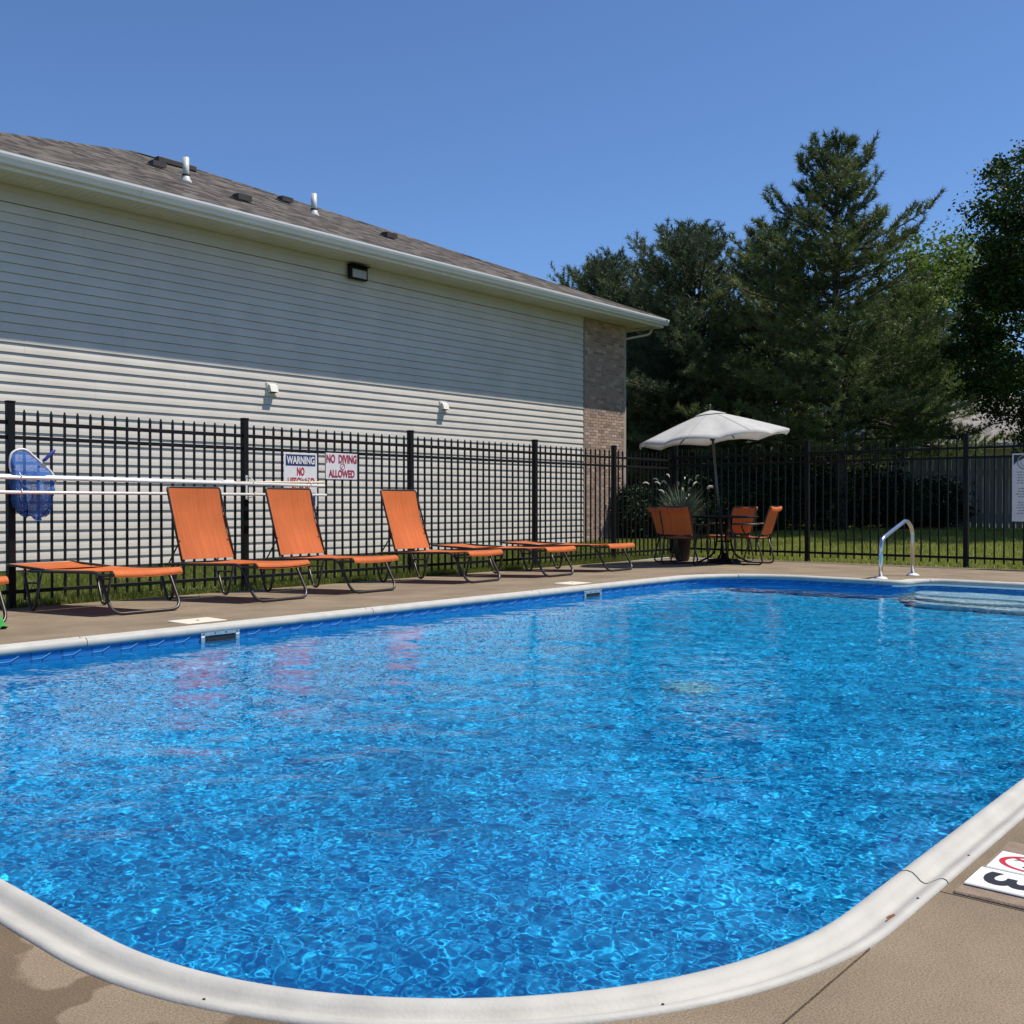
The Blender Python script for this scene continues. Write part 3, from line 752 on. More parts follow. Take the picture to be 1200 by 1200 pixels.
# ------------------------------------------------------------------ signs on the fence
def board(x0, x1, y, z0, z1, name, label, wall='a', mat='sign_white'):
    t = thing(name, label, 'sign', ((x0 + x1) / 2, y, z0)); w = (x1 - x0) / 2
    MB().bbox(-w, w, -.002, .002, 0, z1 - z0, .0015).build('board', mat, t)
    return t, w, z1 - z0
fy = 9.25 - .022
t, w, h_ = board(6.93, 7.39, fy, .885, 1.485, 'warning_sign', 'white warning sign with navy band and red lettering on the fence')
def rect(t, x0, x1, z0, z1, y, mat, name): return MB().add([(x0, y, z0), (x1, y, z0), (x1, y, z1), (x0, y, z1)], [(0, 1, 2, 3)]).build(name, mat, t)
rect(t, -.205, .205, .455, .58, -.0032, 'navy', 'navy_band'); rect(t, -.205, .205, .012, .155, -.0032, 'navy', 'navy_band')
f2 = lambda y: (lambda x, z: (x, y, z))
lettering('WARNING', 'sign_white', t, f2(-.0045), -.193, .193, .475, .562, .035)
lettering('NO', 'red_paint', t, f2(-.0045), -.052, .052, .345, .44, .04)
lettering('LIFEGUARD', 'red_paint', t, f2(-.0045), -.178, .192, .235, .325, .03)
lettering('ON DUTY', 'red_paint', t, f2(-.0045), -.13, .13, .168, .225, .03)
t, w, h_ = board(7.515, 7.985, fy, 1.20, 1.50, 'no_diving_sign', 'white sign reading no diving allowed in red on the fence')
lettering('NO  DIVING', 'maroon', t, f2(-.0045), -.225, .225, .185, .285, .035)
lettering('ALLOWED', 'maroon', t, f2(-.0045), -.195, .195, .02, .11, .035)
rg = MB(); ring = []
for k in range(20):
    a0 = 2 * math.pi * k / 20; a1_ = 2 * math.pi * (k + 1) / 20
    rg.add([(.012 + math.cos(a) * r, -.0045, .148 + math.sin(a) * r) for a, r in ((a0, .03), (a1_, .03), (a1_, .037), (a0, .037))], [(0, 1, 2, 3)])
rg.add([(.012 - .024, -.0046, .126), (.012 - .020, -.0046, .122), (.012 + .024, -.0046, .170), (.012 + .020, -.0046, .174)], [(0, 1, 2, 3)])
rg.add([(.0, -.0042, .140), (.02, -.0042, .150), (.022, -.0042, .158), (.002, -.0042, .150)], [(0, 1, 2, 3)])
rg.build('no_diving_symbol', 'maroon', t)
# rules sign on the far fence (faces the pool, so its board lies across the a axis)
t = thing('rules_sign', 'white pool rules board with dark corner emblem on the far fence', 'sign', (14.96, 3.87, .675))
MB().bbox(-.003, .003, -.66, 0, 0, .92, .002).build('board', 'sign_white', t)
pj = lambda x, z: (-.0045, -x, z)
em = MB(); em.add([pj(.02, .90), pj(.20, .90), pj(.20, .885), pj(.05, .80), pj(.02, .76)], [(0, 1, 2, 3, 4)]); em.build('emblem_corner', 'sign_black', t)
em = MB()
for r0, r1 in ((.085, .10), (.05, .058)):
    for k in range(18):
        b0, b1 = R(80 + k * 11), R(91 + k * 11)
        em.add([(-.0048, -(.16 + math.cos(b) * r), .80 + math.sin(b) * r) for b, r in ((b0, r0), (b1, r0), (b1, r1), (b0, r1))], [(0, 1, 2, 3)])
em.build('emblem_ring', 'sign_grey', t)
rr = random.Random(9)
for k in range(16):
    z = .66 - k * .037
    if k in (5, 10): continue
    m = MB(); x = .05 + (rr.random() * .03); 
    while x < .58:
        L = rr.uniform(.015, .05); m.add([pj(x, z), pj(x + L, z), pj(x + L, z + .013), pj(x, z + .013)], [(0, 1, 2, 3)]); x += L + .012
    m.build('print_line', 'sign_grey', t)

# ------------------------------------------------------------------ pool poles and net on the fence
def hang_pole(a0, z0, a1, z1, r, mat, label, d=9.145, extra=None):
    t = thing('pool_pole', label, 'pole', (a0, d, z0), 0, 'cleaning poles hung along the fence')
    MB().tube([(0, 0, 0), (a1 - a0, 0, z1 - z0)], r, 10).build('shaft', mat, t, True)
    if extra: extra(t)
    return t
def tele(t):
    L = 6.163 - 1.0; MB().tube([(L, 0, -.053), (L + 1.25, 0, -.034)], .013, 10).build('inner_shaft', 'pole_tan', t, True)
    MB().tube([(L - .09, 0, -.0515), (L + .06, 0, -.0525)], .025, 10).build('clamp', 'white_metal', t, True)
hang_pole(1.0, 1.192, 6.163, 1.139, .018, 'pole_white', 'white telescopic pole with thinner tan end, topmost on the fence', 9.14, tele)
hang_pole(1.0, 1.176, 7.39, 1.118, .017, 'pole_white', 'thick white pole just under the topmost pole on the fence', 9.10)
hang_pole(1.0, 1.022, 7.405, 1.015, .015, 'pole_white', 'white pole hung lowest on the fence below the other two', 9.085)
for a, z in ((4.02, 1.1), (6.44, 1.09), (7.2, 1.08)):
    t = thing('pole_hanger', 'thin white hook holding the poles %s' % {4.02: 'beside the blue net', 6.44: 'on the second fence post', 7.2: 'at the warning sign'}[a], 'hook', (a, 9.2, z), 0, 'pole hangers on the fence')
    MB().tube(round_path([(0, .018, .11), (0, -.06, .11), (0, -.125, .055), (0, -.125, .07)], .02), .005, 6).build('upper_hook', 'white_metal', t, True)
    MB().tube(round_path([(0, .018, -.11), (0, -.055, -.105), (0, -.13, -.09), (0, -.13, -.05)], .02), .005, 6).build('lower_hook', 'white_metal', t, True)
    MB().box(-.012, .012, .016, .02, -.13, .13).build('strap', 'white_metal', t)
net = thing('leaf_net', 'blue leaf skimmer net with white rim hooked on the fence post', 'pool net', (4.12, 9.185, .80))
rim = []
base_pts = [(-.17, .50), (-.155, .56), (-.10, .595), (-.03, .595), (.04, .54), (.13, .465), (.20, .40), (.235, .32), (.20, .25), (.10, .21), (.0, .24), (-.10, .32), (-.16, .41)]
for x, z in base_pts: rim.append(Vector((x, -.035 - .03 * (z - .4), z)))
def closed_spline(P, n=4):
    out = []
    N = len(P)
    for i in range(N):
        a, b, c, d = P[i - 1], P[i], P[(i + 1) % N], P[(i + 2) % N]
        for k in range(n):
            u = k / n; out.append(.5 * ((2 * b) + (c - a) * u + (2 * a - 5 * b + 4 * c - d) * u * u + (3 * b - a - 3 * c + d) * u ** 3))
    return out
rim = closed_spline(rim)
MB().tube(rim, .010, 8, closed=True).build('rim', 'white_metal', net, True)
cen = sum(rim, Vector()) / len(rim); bag = MB(); rows = 9; N = len(rim); vs_ = []
for i in range(rows + 1):
    u = i / rows
    for k, p in enumerate(rim):
        low = Vector((.03 + (p.x - cen.x) * .75, -.02, .02 + (p.z - cen.z) * .25 + .012 * math.sin(k * .5)))
        q_ = p.lerp(low, u); q_.y += .05 * math.sin(u * 3.1) * (1 if (k / N) > .5 else -1) + .028 * u * math.sin(k * .93 + 2.4 * u); q_.x += .018 * u * math.sin(k * 1.37 + 3 * u); q_.z += .02 * u * math.sin(k * .8 + 1)
        if i > 0: q_.x += .01 * math.sin(i * 2.1 + k)
        if u > .85: q_ = q_.lerp(Vector((.04, -.02, .02)), (u - .85) * 2.0)
        vs_.append(q_)
fs_ = [(i * N + k, i * N + (k + 1) % N, (i + 1) * N + (k + 1) % N, (i + 1) * N + k) for i in range(rows) for k in range(N)] + [tuple(rows * N + k for k in range(N))]
MB().add(vs_, fs_).build('net_bag', 'net', net, True)
MB().tube([(.08, -.07, .47), (.115, -.07, .505)], .007, 8).build('handle_neck', 'white_metal', net, True)
MB().tube([(.105, -.07, .50), (.125, -.07, .515), (.20, -.07, .592), (.213, -.07, .603)], [.012, .016, .016, .010], 8).build('handle', 'blue_plastic', net, True)

# ------------------------------------------------------------------ sun loungers
def make_lounger(up):
    t = put('sun_lounger', None); W = .30
    r = .0135
    path = round_path([(-W, 1.33, .335), (-W, .19, .335), (-W, .0, .014), (W, .0, .014), (W, .19, .335), (W, 1.33, .335)], .10, 7)
    MB().tube(path[:], r, 10).build('front_leg', 'bronze', t, True)
    MB().tube([(-W, 1.33, .335), (W, 1.33, .335)], r * .9, 8).build('cross_tube', 'bronze', t, True)
    MB().tube(round_path([(-W, .17, .312), (-W + .01, -.010, .312), (W - .01, -.010, .312), (W, .17, .312)], .05, 5), r * .85, 8).build('seat_frame', 'bronze', t, True)
    for s in (-1, 1):
        lg = MB().tube(round_path([(s * (W + .018), 1.10, .325), (s * (W + .018), 1.21, .014), (s * (W + .018), 1.28, .014), (s * (W + .018), 1.40, .335)], .07, 6), r * .95, 8).build('rear_leg', 'bronze', t, True)
        MB().tube([(s * (W + .018), 1.135, .235), (s * (W + .018), 1.355, .235)], r * .7, 6).build('brace', 'bronze', lg, True)
    seat = MB(); nxs, nys = 8, 14; prof = []
    for j in range(nys + 1):
        u = j / nys; y = 1.06 - u * 1.06; z = .352 - .012 * math.sin(u * math.pi)
        if u > .92: z += .0
        prof.append((y, z))
    prof += [(-.018, .343), (-.030, .333), (-.036, .318), (-.036, .305)]
    def sheet(prof, W, th=.004, sag=.012):
        m = MB(); n = 8; V = []
        for y, z in prof:
            for i in range(n + 1):
                x = -W + 2 * W * i / n; V.append((x, y, z - sag * (1 - (x / W) ** 2)))
        K = len(V); V += [(x, y, z - th) for x, y, z in V]; F = []
        for j in range(len(prof) - 1):
            for i in range(n):
                a = j * (n + 1) + i; F.append((a, a + 1, a + n + 2, a + n + 1)); F.append((K + a, K + a + n + 1, K + a + n + 2, K + a + 1))
        return m.add(V, F)
    sheet(prof, W - .006).build('seat_sling', 'sling', t, True)
    ang = R(73) if up else R(3.2); L = .735 if up else .715; pv = Vector((0, 1.06, .362 if up else .352))
    c, s_ = math.cos(ang), math.sin(ang)
    bp_ = []
    for j in range(13):
        u = j / 12; l = .02 + u * (L - .02); bow = .018 * math.sin(u * math.pi)
        bp_.append((pv.y + c * l + s_ * bow, pv.z + s_ * l - c * bow))
    back = sheet(bp_, W - .012, sag=.0)
    if up:
        back.v = [(x, y + .02 * (1 - (x / W) ** 2) * math.sin(max(0, min(1, (z - pv.z) / .7)) * math.pi), z) for x, y, z in back.v]
    back.build('back_sling', 'sling', t, True)
    e = Vector((0, c, s_)); nrm = Vector((0, s_, -c)) * .006
    P_ = [Vector((-W + .004, 0, 0)) + pv + nrm, Vector((-W + .004, 0, 0)) + pv + e * L + nrm, Vector((W - .004, 0, 0)) + pv + e * L + nrm, Vector((W - .004, 0, 0)) + pv + nrm]
    MB().tube(round_path(P_, .03, 4), r * .8, 8).build('back_frame', 'bronze', t, True)
    if up:
        for s in (-1, 1):
            x = s * (W - .03)
            MB().tube([Vector((x, 0, 0)) + pv + e * .20 + Vector((0, .012, 0)), (x, 1.31, .345)], .008, 6).build('strut', 'bronze', t, True)
        MB().tube([Vector((-W + .03, 0, 0)) + pv + e * .20 + Vector((0, .06, 0)), Vector((W - .03, 0, 0)) + pv + e * .20 + Vector((0, .06, 0))], .007, 6).build('strut_bar', 'bronze', t, True)
    index_kids(t)
    return t
proto = {True: make_lounger(True), False: make_lounger(False)}; usedp = set()
G = 'orange sling sun loungers along the pool'
LG = [(4.27, 7.43, 1, False, 'flat orange sling lounger below the blue net, nearest the pool corner on the left'),
      (5.60, 7.47, 3, True, 'orange sling lounger with raised back, leftmost of the three upright ones'),
      (6.72, 7.50, 2, True, 'orange sling lounger with raised back in front of the warning sign, middle upright one'),
      (8.36, 7.54, 3, True, 'orange sling lounger with raised back, rightmost of the three upright ones'),
      (9.58, 7.44, 2, False, 'flat orange sling lounger directly right of the upright loungers'),
      (10.84, 7.44, 1, False, 'flat orange sling lounger nearest the brick corner, last in the row'),
      (2.89, 7.42, 1, False, 'lounger cut off by the left edge, only its leg tube showing')]
for a, d, rz, up, lab in LG:
    o = proto[up] if up not in usedp else copy_tree(proto[up]); usedp.add(up)
    o.location = (a, d, gd(a, d)); o.rotation_euler = (-.0325, 0, R(rz)); tag(o, lab, 'lounger', G)

# ------------------------------------------------------------------ table, umbrella, chairs, planter
TC = Vector((13.22, 7.28, gd(13.22, 7.28)))
RT = Vector((math.sin(R(40.53)), -math.cos(R(40.53)), 0)); FW = Vector((math.cos(R(40.53)), math.sin(R(40.53)), 0))
tb = thing('patio_table', 'round dark patio table under the white umbrella', 'table', TC); tb.scale = (.95, .95, .95)
MB().lathe([(.06, .690), (.50, .690), (.515, .697), (.515, .712), (.50, .718), (.03, .718)], 40).build('table_top', 'black', tb, True)
for k in range(4):
    a = R(45 + 90 * k); c, s = math.cos(a), math.sin(a)
    MB().tube(round_path([(c * .12, s * .12, .685), (c * .10, s * .10, .35), (c * .16, s * .16, .12), (c * .40, s * .40, .012)], .12, 5), .015, 8).build('leg', 'black', tb, True)
MB().tube([(.11 * math.cos(R(10 * k)), .11 * math.sin(R(10 * k)), .33) for k in range(36)], .010, 6, closed=True).build('ring', 'black', tb, True)
um = thing('patio_umbrella', 'off white tilted patio umbrella over the round table', 'umbrella', TC); um.scale = (.94, .94, .94)
lean = RT * -.092
Lp = 2.30
MB().tube([(0, 0, .05), tuple(lean * Lp + Vector((0, 0, Lp)))], .019, 10).build('pole', 'grey_tube', um, True)
MB().lathe([(.26, .0), (.26, .035), (.22, .06), (.05, .075), (.03, .16), (.024, .16)], 28).build('base', 'black', um, True)
# canopy frame: tilted about the view axis
tilt = Matrix.Rotation(R(5.5), 4, -FW) 
apex = lean * 2.33 + Vector((0, 0, 2.33))
cn = MB(); nr, na = 10, 64; V = []; 
def canopy_pt(u, k, r0=1.16):
    th = 2 * math.pi * k / na; ph = (k % 8) / 8.0
    rib = abs(math.cos(math.pi * ph)) if True else 0
    rr_ = r0 * u * (1 - .055 * (1 - rib) * u)
    z = -.40 * (u ** 1.12) - .055 * u * u * (1 - rib) + .004 * math.sin(3 * th + 1) * u * u
    return tilt @ Vector((math.cos(th + .2) * rr_, math.sin(th + .2) * rr_, z))
for i in range(nr + 1):
    u = .14 + .86 * i / nr
    for k in range(na): V.append(apex + canopy_pt(u, k))
for k in range(na): V.append(apex + canopy_pt(1.0, k) + tilt @ Vector((0, 0, -.028 + .006 * math.sin(k * .9))))
fsx = [(i * na + k, i * na + (k + 1) % na, (i + 1) * na + (k + 1) % na, (i + 1) * na + k) for i in range(nr + 1) for k in range(na)]
cn.add(V, fsx); canopy = cn.build('canopy', 'canvas', um, True)
vc = MB(); V = []
for i in range(5):
    u = .005 + .20 * i / 4
    for k in range(na): V.append(apex + Vector((0, 0, .016)) + canopy_pt(u, k))
vc.add(V, [(i * na + k, i * na + (k + 1) % na, (i + 1) * na + (k + 1) % na, (i + 1) * na + k) for i in range(4) for k in range(na)] + [tuple(range(na))]); vc.build('vent_cap', 'canvas', um, True)
MB().lathe([(.012, .0), (.016, .04), (.022, .055), (.012, .075), (.006, .09)], 12, tuple(apex + Vector((0, 0, .02)))).build('finial', 'grey_tube', um, True)
for k in range(8):
    sm = MB(); U = [.14 + .86 * i / 8 for i in range(9)]
    vv = [apex + canopy_pt(u, k * 8) + tilt @ Vector((-math.sin(2 * math.pi * k / 8 + .2) * w_, math.cos(2 * math.pi * k / 8 + .2) * w_, .004)) for u in U for w_ in (-.008, .008)]
    sm.add(vv, [(2 * i, 2 * i + 1, 2 * i + 3, 2 * i + 2) for i in range(8)]); sm.build('seam', 'seam', canopy)
hub = apex + Vector((0, 0, -.42))
MB().lathe([(.035, -.04), (.045, 0), (.035, .04)], 14, tuple(lean * 1.92 + Vector((0, 0, 1.92)))).build('hub', 'grey_tube', um, True)
for k in range(8):
    a = apex + canopy_pt(.04, k * 8) - Vector((0, 0, .015)); b = apex + canopy_pt(.98, k * 8) - Vector((0, 0, .018)); m_ = apex + canopy_pt(.55, k * 8) - Vector((0, 0, .016))
    rb = MB().tube([a, m_, b], .007, 6).build('rib', 'grey_tube', um, True)
    MB().tube([lean * 1.92 + Vector((0, 0, 1.92)), m_], .006, 6).build('strut', 'grey_tube', rb, True)

def make_chair():
    t = put('patio_chair', None); W = .265; r = .0125
    for s in (-1, 1):
        MB().tube(round_path([(s * W, -.20, .60), (s * W, .27, .60), (s * W, .13, .30), (s * W, .23, .014), (s * W, -.27, .014), (s * W, -.16, .42)], .09, 6), r, 8).build('side_frame', 'bronze', t, True)
    P_ = [(-W + .015, .25, .415), (-W + .015, -.20, .395), (-W + .015, -.36, .86), (W - .015, -.36, .86), (W - .015, -.20, .395), (W - .015, .25, .415)]
    MB().tube(round_path(P_, .05, 5), r * .9, 8).build('seat_frame', 'bronze', t, True)
    for z, y in ((.405, .235), (.39, -.18)): MB().tube([(-W, y, z), (W, y, z)], r * .8, 6).build('cross_tube', 'bronze', t, True)
    def sheet(pp, w):
        m = MB(); V = [(x, y + .0, z - .018 * (1 - (x / w) ** 2)) for y, z in pp for x in [-w + 2 * w * i / 6 for i in range(7)]]
        return m.add(V, [(j * 7 + i, j * 7 + i + 1, j * 7 + i + 8, j * 7 + i + 7) for j in range(len(pp) - 1) for i in range(6)])
    sheet([(.27, .39), (.262, .415), (.20, .422), (.0, .405), (-.17, .403)], W - .02).build('seat_sling', 'sling', t, True)
    sheet([(-.225, .46), (-.27, .60), (-.315, .74), (-.352, .855), (-.375, .868), (-.39, .84), (-.375, .80)], W - .022).build('back_sling', 'sling', t, True)
    index_kids(t); return t
ch0 = make_chair(); first = True
for r_, f_, face, lab in [(-.60, -.30, 38, 'orange patio chair left of the table, turned away from the camera, nearer one'),
                          (-.62, .34, 70, 'orange patio chair left of the table, further one beside the planter'),
                          (.34, -.26, -58, 'orange patio chair right of the table with its side to the camera, nearer one'),
                          (.20, .56, -125, 'orange patio chair right of the table, further one behind its neighbour')]:
    p = TC + RT * r_ + FW * f_
    # face: heading measured clockwise from the camera's forward direction
    h2 = FW * math.cos(R(face)) + RT * math.sin(R(face))
    o = ch0 if first else copy_tree(ch0); first = False
    o.location = (p.x, p.y, gd(p.x, p.y)); o.rotation_euler = (0, 0, math.atan2(h2.y, h2.x) - math.pi / 2); o.scale = (.95, .95, .95); tag(o, lab, 'chair', 'orange patio chairs round the table')

pp = TC + RT * -.44 + FW * .95; pp.z = gd(pp.x, pp.y)
pl = thing('planter', 'brown clay pot of tall ornamental grass with pale plumes behind the chairs', 'planter', pp); pl.scale = (.9, .9, .97)
MB().lathe([(.10, 0), (.12, .05), (.15, .36), (.17, .37), (.17, .42), (.145, .42), (.14, .36)], 28).build('pot', 'terracotta', pl, True)
MB().lathe([(.0, .375), (.138, .376), (.138, .380), (.0, .385)], 20).build('soil', 'soil', pl)
rg_ = np.random.default_rng(11); V = []; Fq = []
def blade(base, az, L, bend, w, up0=.12):
    n = 6; P_ = []
    dirv = np.array([math.cos(az), math.sin(az), 0]); side = np.array([-math.sin(az), math.cos(az), 0]); p = np.array(base, float); el = R(90) - up0
    for i in range(n + 1):
        ww = w * (1 - (i / n) ** 1.5) + .0006; P_ += [p - side * ww, p + side * ww]
        p = p + (dirv * math.cos(el) + np.array([0, 0, 1]) * math.sin(el)) * L / n; el -= bend / n
    o = len(V); V.extend(P_)
    for i in range(n): Fq.append((o + 2 * i, o + 2 * i + 1, o + 2 * i + 3, o + 2 * i + 2))
    return p
for k in range(620):
    az = rg_.uniform(0, 6.28); rr_ = rg_.uniform(0, .13)
    blade((math.cos(az) * rr_, math.sin(az) * rr_, .38), az + rg_.normal(0, .4), rg_.uniform(.5, .92), rg_.uniform(.2, 1.5), .0055, rg_.uniform(.0, .22))
put('grass_tuft', np_mesh('grass_tuft', V, Fq, 'plume_grass'), pl)
for k in range(17):
    V = []; Fq = []; az = rg_.uniform(0, 6.28); L = rg_.uniform(.62, .9); b_ = rg_.uniform(.15, .6); u0 = rg_.uniform(.02, .26)
    tip = blade((math.cos(az) * .08, math.sin(az) * .08, .38), az, L, b_, .002, u0); el = R(90) - u0 - b_
    stem = put('plume_stem', np_mesh('plume_stem', V, Fq, 'plume_grass'), pl)
    pts_ = []; p = Vector(tip); d_ = Vector((math.cos(az), math.sin(az), 0))
    for i in range(7):
        pts_.append(p.copy()); p = p + (d_ * math.cos(el) + Vector((0, 0, 1)) * math.sin(el)) * .022; el -= .25
    MB().tube(pts_, [.004, .009, .012, .013, .012, .009, .003], 7).build('plume', 'plume', stem, True)

# ------------------------------------------------------------------ hand rail, lids, marker, small things
hr = thing('hand_rail', 'stainless steel hand rail standing at the pool entry steps', 'hand rail', (11.03, 4.17, PZ))
MB().tube(round_path([(0, 0, .0), (0, 0, .43), (.83, .02, .635), (1.02, .02, .54), (1.04, .02, -.02)], .12, 7), .0235, 12).build('rail', 'steel', hr, True)
for x, y in ((0, 0), (1.04, .02)): MB().lathe([(.075, .001), (.075, .008), (.05, .026), (.027, .03)], 20, (x, y, -.019 * x)).build('flange', 'white_metal', hr, True)
for a, d, lab in ((4.06, 6.40, 'beige square skimmer lid in the deck by the left lounger'), (8.50, 6.44, 'beige square skimmer lid in the deck by the right loungers')):
    t = thing('skimmer_lid', lab, 'lid', (a, d, gd(a, d)), 0, 'skimmer lids in the deck')
    MB().bbox(-.16, .16, -.13, .13, -.02, .006, .004).build('lid', 'beige_lid', t); MB().lathe([(.012, .0061), (.012, .008)], 12).build('lift_hole', 'dark', t)

dm = thing('depth_marker', 'white depth marker tiles reading 3 FT with no diving symbol set in deck', 'depth marker', (2.305, .694, PZ)); dm.scale = (.89, .89, .89)
MB().bbox(-.055, .42, -.36, .004, -.03, .007, .004).build('marker_bed', 'marker_base', dm)
MB().bbox(.0, .142, -.29, .002 - .006, .0075, .014, .0025).build('tile', 'sign_white', dm)
MB().bbox(.150, .30, -.27, .002 - .014, .0075, .0145, .0025).build('tile', 'sign_white', dm)
fm = lambda x, y: (-x, -y, .0147)
lettering('3', 'sign_black', dm, fm, -.118, -.028, .030, .150, .03)
lettering('FT', 'sign_black', dm, fm, -.060, -.014, .165, .220, .0)
nd = MB(); cxm, cym = -.225, .108
for k in range(36):
    a0 = 2 * math.pi * k / 36; a1_ = 2 * math.pi * (k + 1) / 36
    nd.add([(-(cxm + math.cos(a) * r), -(cym + math.sin(a) * r * 1.35), .0152) for a, r in ((a0, .050), (a1_, .050), (a1_, .061), (a0, .061))], [(0, 1, 2, 3)])
def bar(a0, a1_, w):
    v = Vector(a1_) - Vector(a0); n_ = Vector((-v.y, v.x)).normalized() * w / 2
    return [(-(p.x), -(p.y), .0154) for p in (Vector(a0) - n_, Vector(a1_) - n_, Vector(a1_) + n_, Vector(a0) + n_)]
nd.add(bar((cxm - .036, cym - .055), (cxm + .036, cym + .055), .010), [(0, 1, 2, 3)])
nd.build('no_diving_ring', 'red_paint', dm)
dv = MB()
for a0, a1_, w in (((cxm + .03, cym - .02), (cxm - .002, cym + .01), .010), ((cxm - .002, cym + .01), (cxm - .03, cym + .03), .006), ((cxm + .0, cym + .005), (cxm - .022, cym - .018), .005), ((cxm - .03, cym - .03), (cxm - .012, cym - .05), .004)):
    dv.add([(x, y, .0150) for x, y, z in bar(a0, a1_, w)], [(0, 1, 2, 3)])
dv.build('diver_symbol', 'sign_black', dm)

lf = thing('dry_leaf', 'small brown dry leaf lying on the white coping', 'leaf', (2.03, .745, PZ + .002))
m = MB(); m.add([(-.017, 0, .0), (-.006, -.008, .003), (.010, -.007, .002), (.019, 0, .006), (.008, .008, .003), (-.008, .007, .005), (0, 0, -.001)], [(0, 1, 6), (1, 2, 6), (2, 3, 6), (3, 4, 6), (4, 5, 6), (5, 0, 6)]); m.build('blade', 'dry_leaf', lf)
# cloth at the left edge
gc = MB(); n = 9; V = []
for i in range(n + 1):
    for j in range(n + 1):
        u, v = i / n, j / n; V.append((-.32 + .30 * u, -.12 + .22 * v, .012 + .16 * (u * (1 - u) * 4) ** .6 * (v * (1 - v) * 4) ** .5 + .015 * math.sin(9 * u + 5 * v)))
gc.add(V, [(i * (n + 1) + j, (i + 1) * (n + 1) + j, (i + 1) * (n + 1) + j + 1, i * (n + 1) + j + 1) for i in range(n) for j in range(n)])
o = gc.build('towel', 'green_cloth', None, True, (3.10, 7.28, gd(3.1, 7.28))); tag(o, 'green cloth on the deck cut off by the left edge', 'towel')

# ------------------------------------------------------------------ lawn blades
rng = np.random.default_rng(21)
def grass(name, n, a0, a1, d0, d1, h0, h1, w, skip=None, mat='grass'):
    a = rng.uniform(a0, a1, n); d = rng.uniform(d0, d1, n)
    if skip is not None: k = ~skip(a, d); a, d = a[k], d[k]
    n = len(a); s = np.clip((a - 16) / 9.5, 0, 1); z = -.015 + .26 * s * s * (3 - 2 * s); s = np.clip((a - 12) / 3, 0, 1); z = z + .03 * s * s * (3 - 2 * s)
    hh = rng.uniform(h0, h1, n) * (.75 + .35 * np.sin(a * 2.3 + d) * np.sin(d * 1.9 - a * .7)); az = rng.uniform(0, 6.283, n); tl = rng.uniform(.0, .7, n)
    B = np.stack([a, d, z], 1); sd = np.stack([-np.sin(az), np.cos(az), 0 * az], 1) * w * rng.uniform(.6, 1.2, n)[:, None]
    tip = B + np.stack([np.cos(az) * hh * tl, np.sin(az) * hh * tl, hh], 1)
    V = np.stack([B - sd, B + sd, tip], 1).reshape(-1, 3); F = np.arange(n * 3).reshape(-1, 3)
    o = put(name, np_mesh(name, V, F, mat)); return o
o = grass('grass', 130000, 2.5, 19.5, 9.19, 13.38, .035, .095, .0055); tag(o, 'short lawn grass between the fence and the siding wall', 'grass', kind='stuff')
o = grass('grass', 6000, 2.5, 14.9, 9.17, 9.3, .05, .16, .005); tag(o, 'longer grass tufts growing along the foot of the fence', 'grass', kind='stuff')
o = grass('grass', 150000, 14.9, 27.0, 1.5, 16.5, .04, .10, .009, lambda a, d: (d > 13.3) & (a < 19.8), 'lawn_blade'); tag(o, 'sunlit lawn grass beyond the far fence', 'grass', kind='stuff')

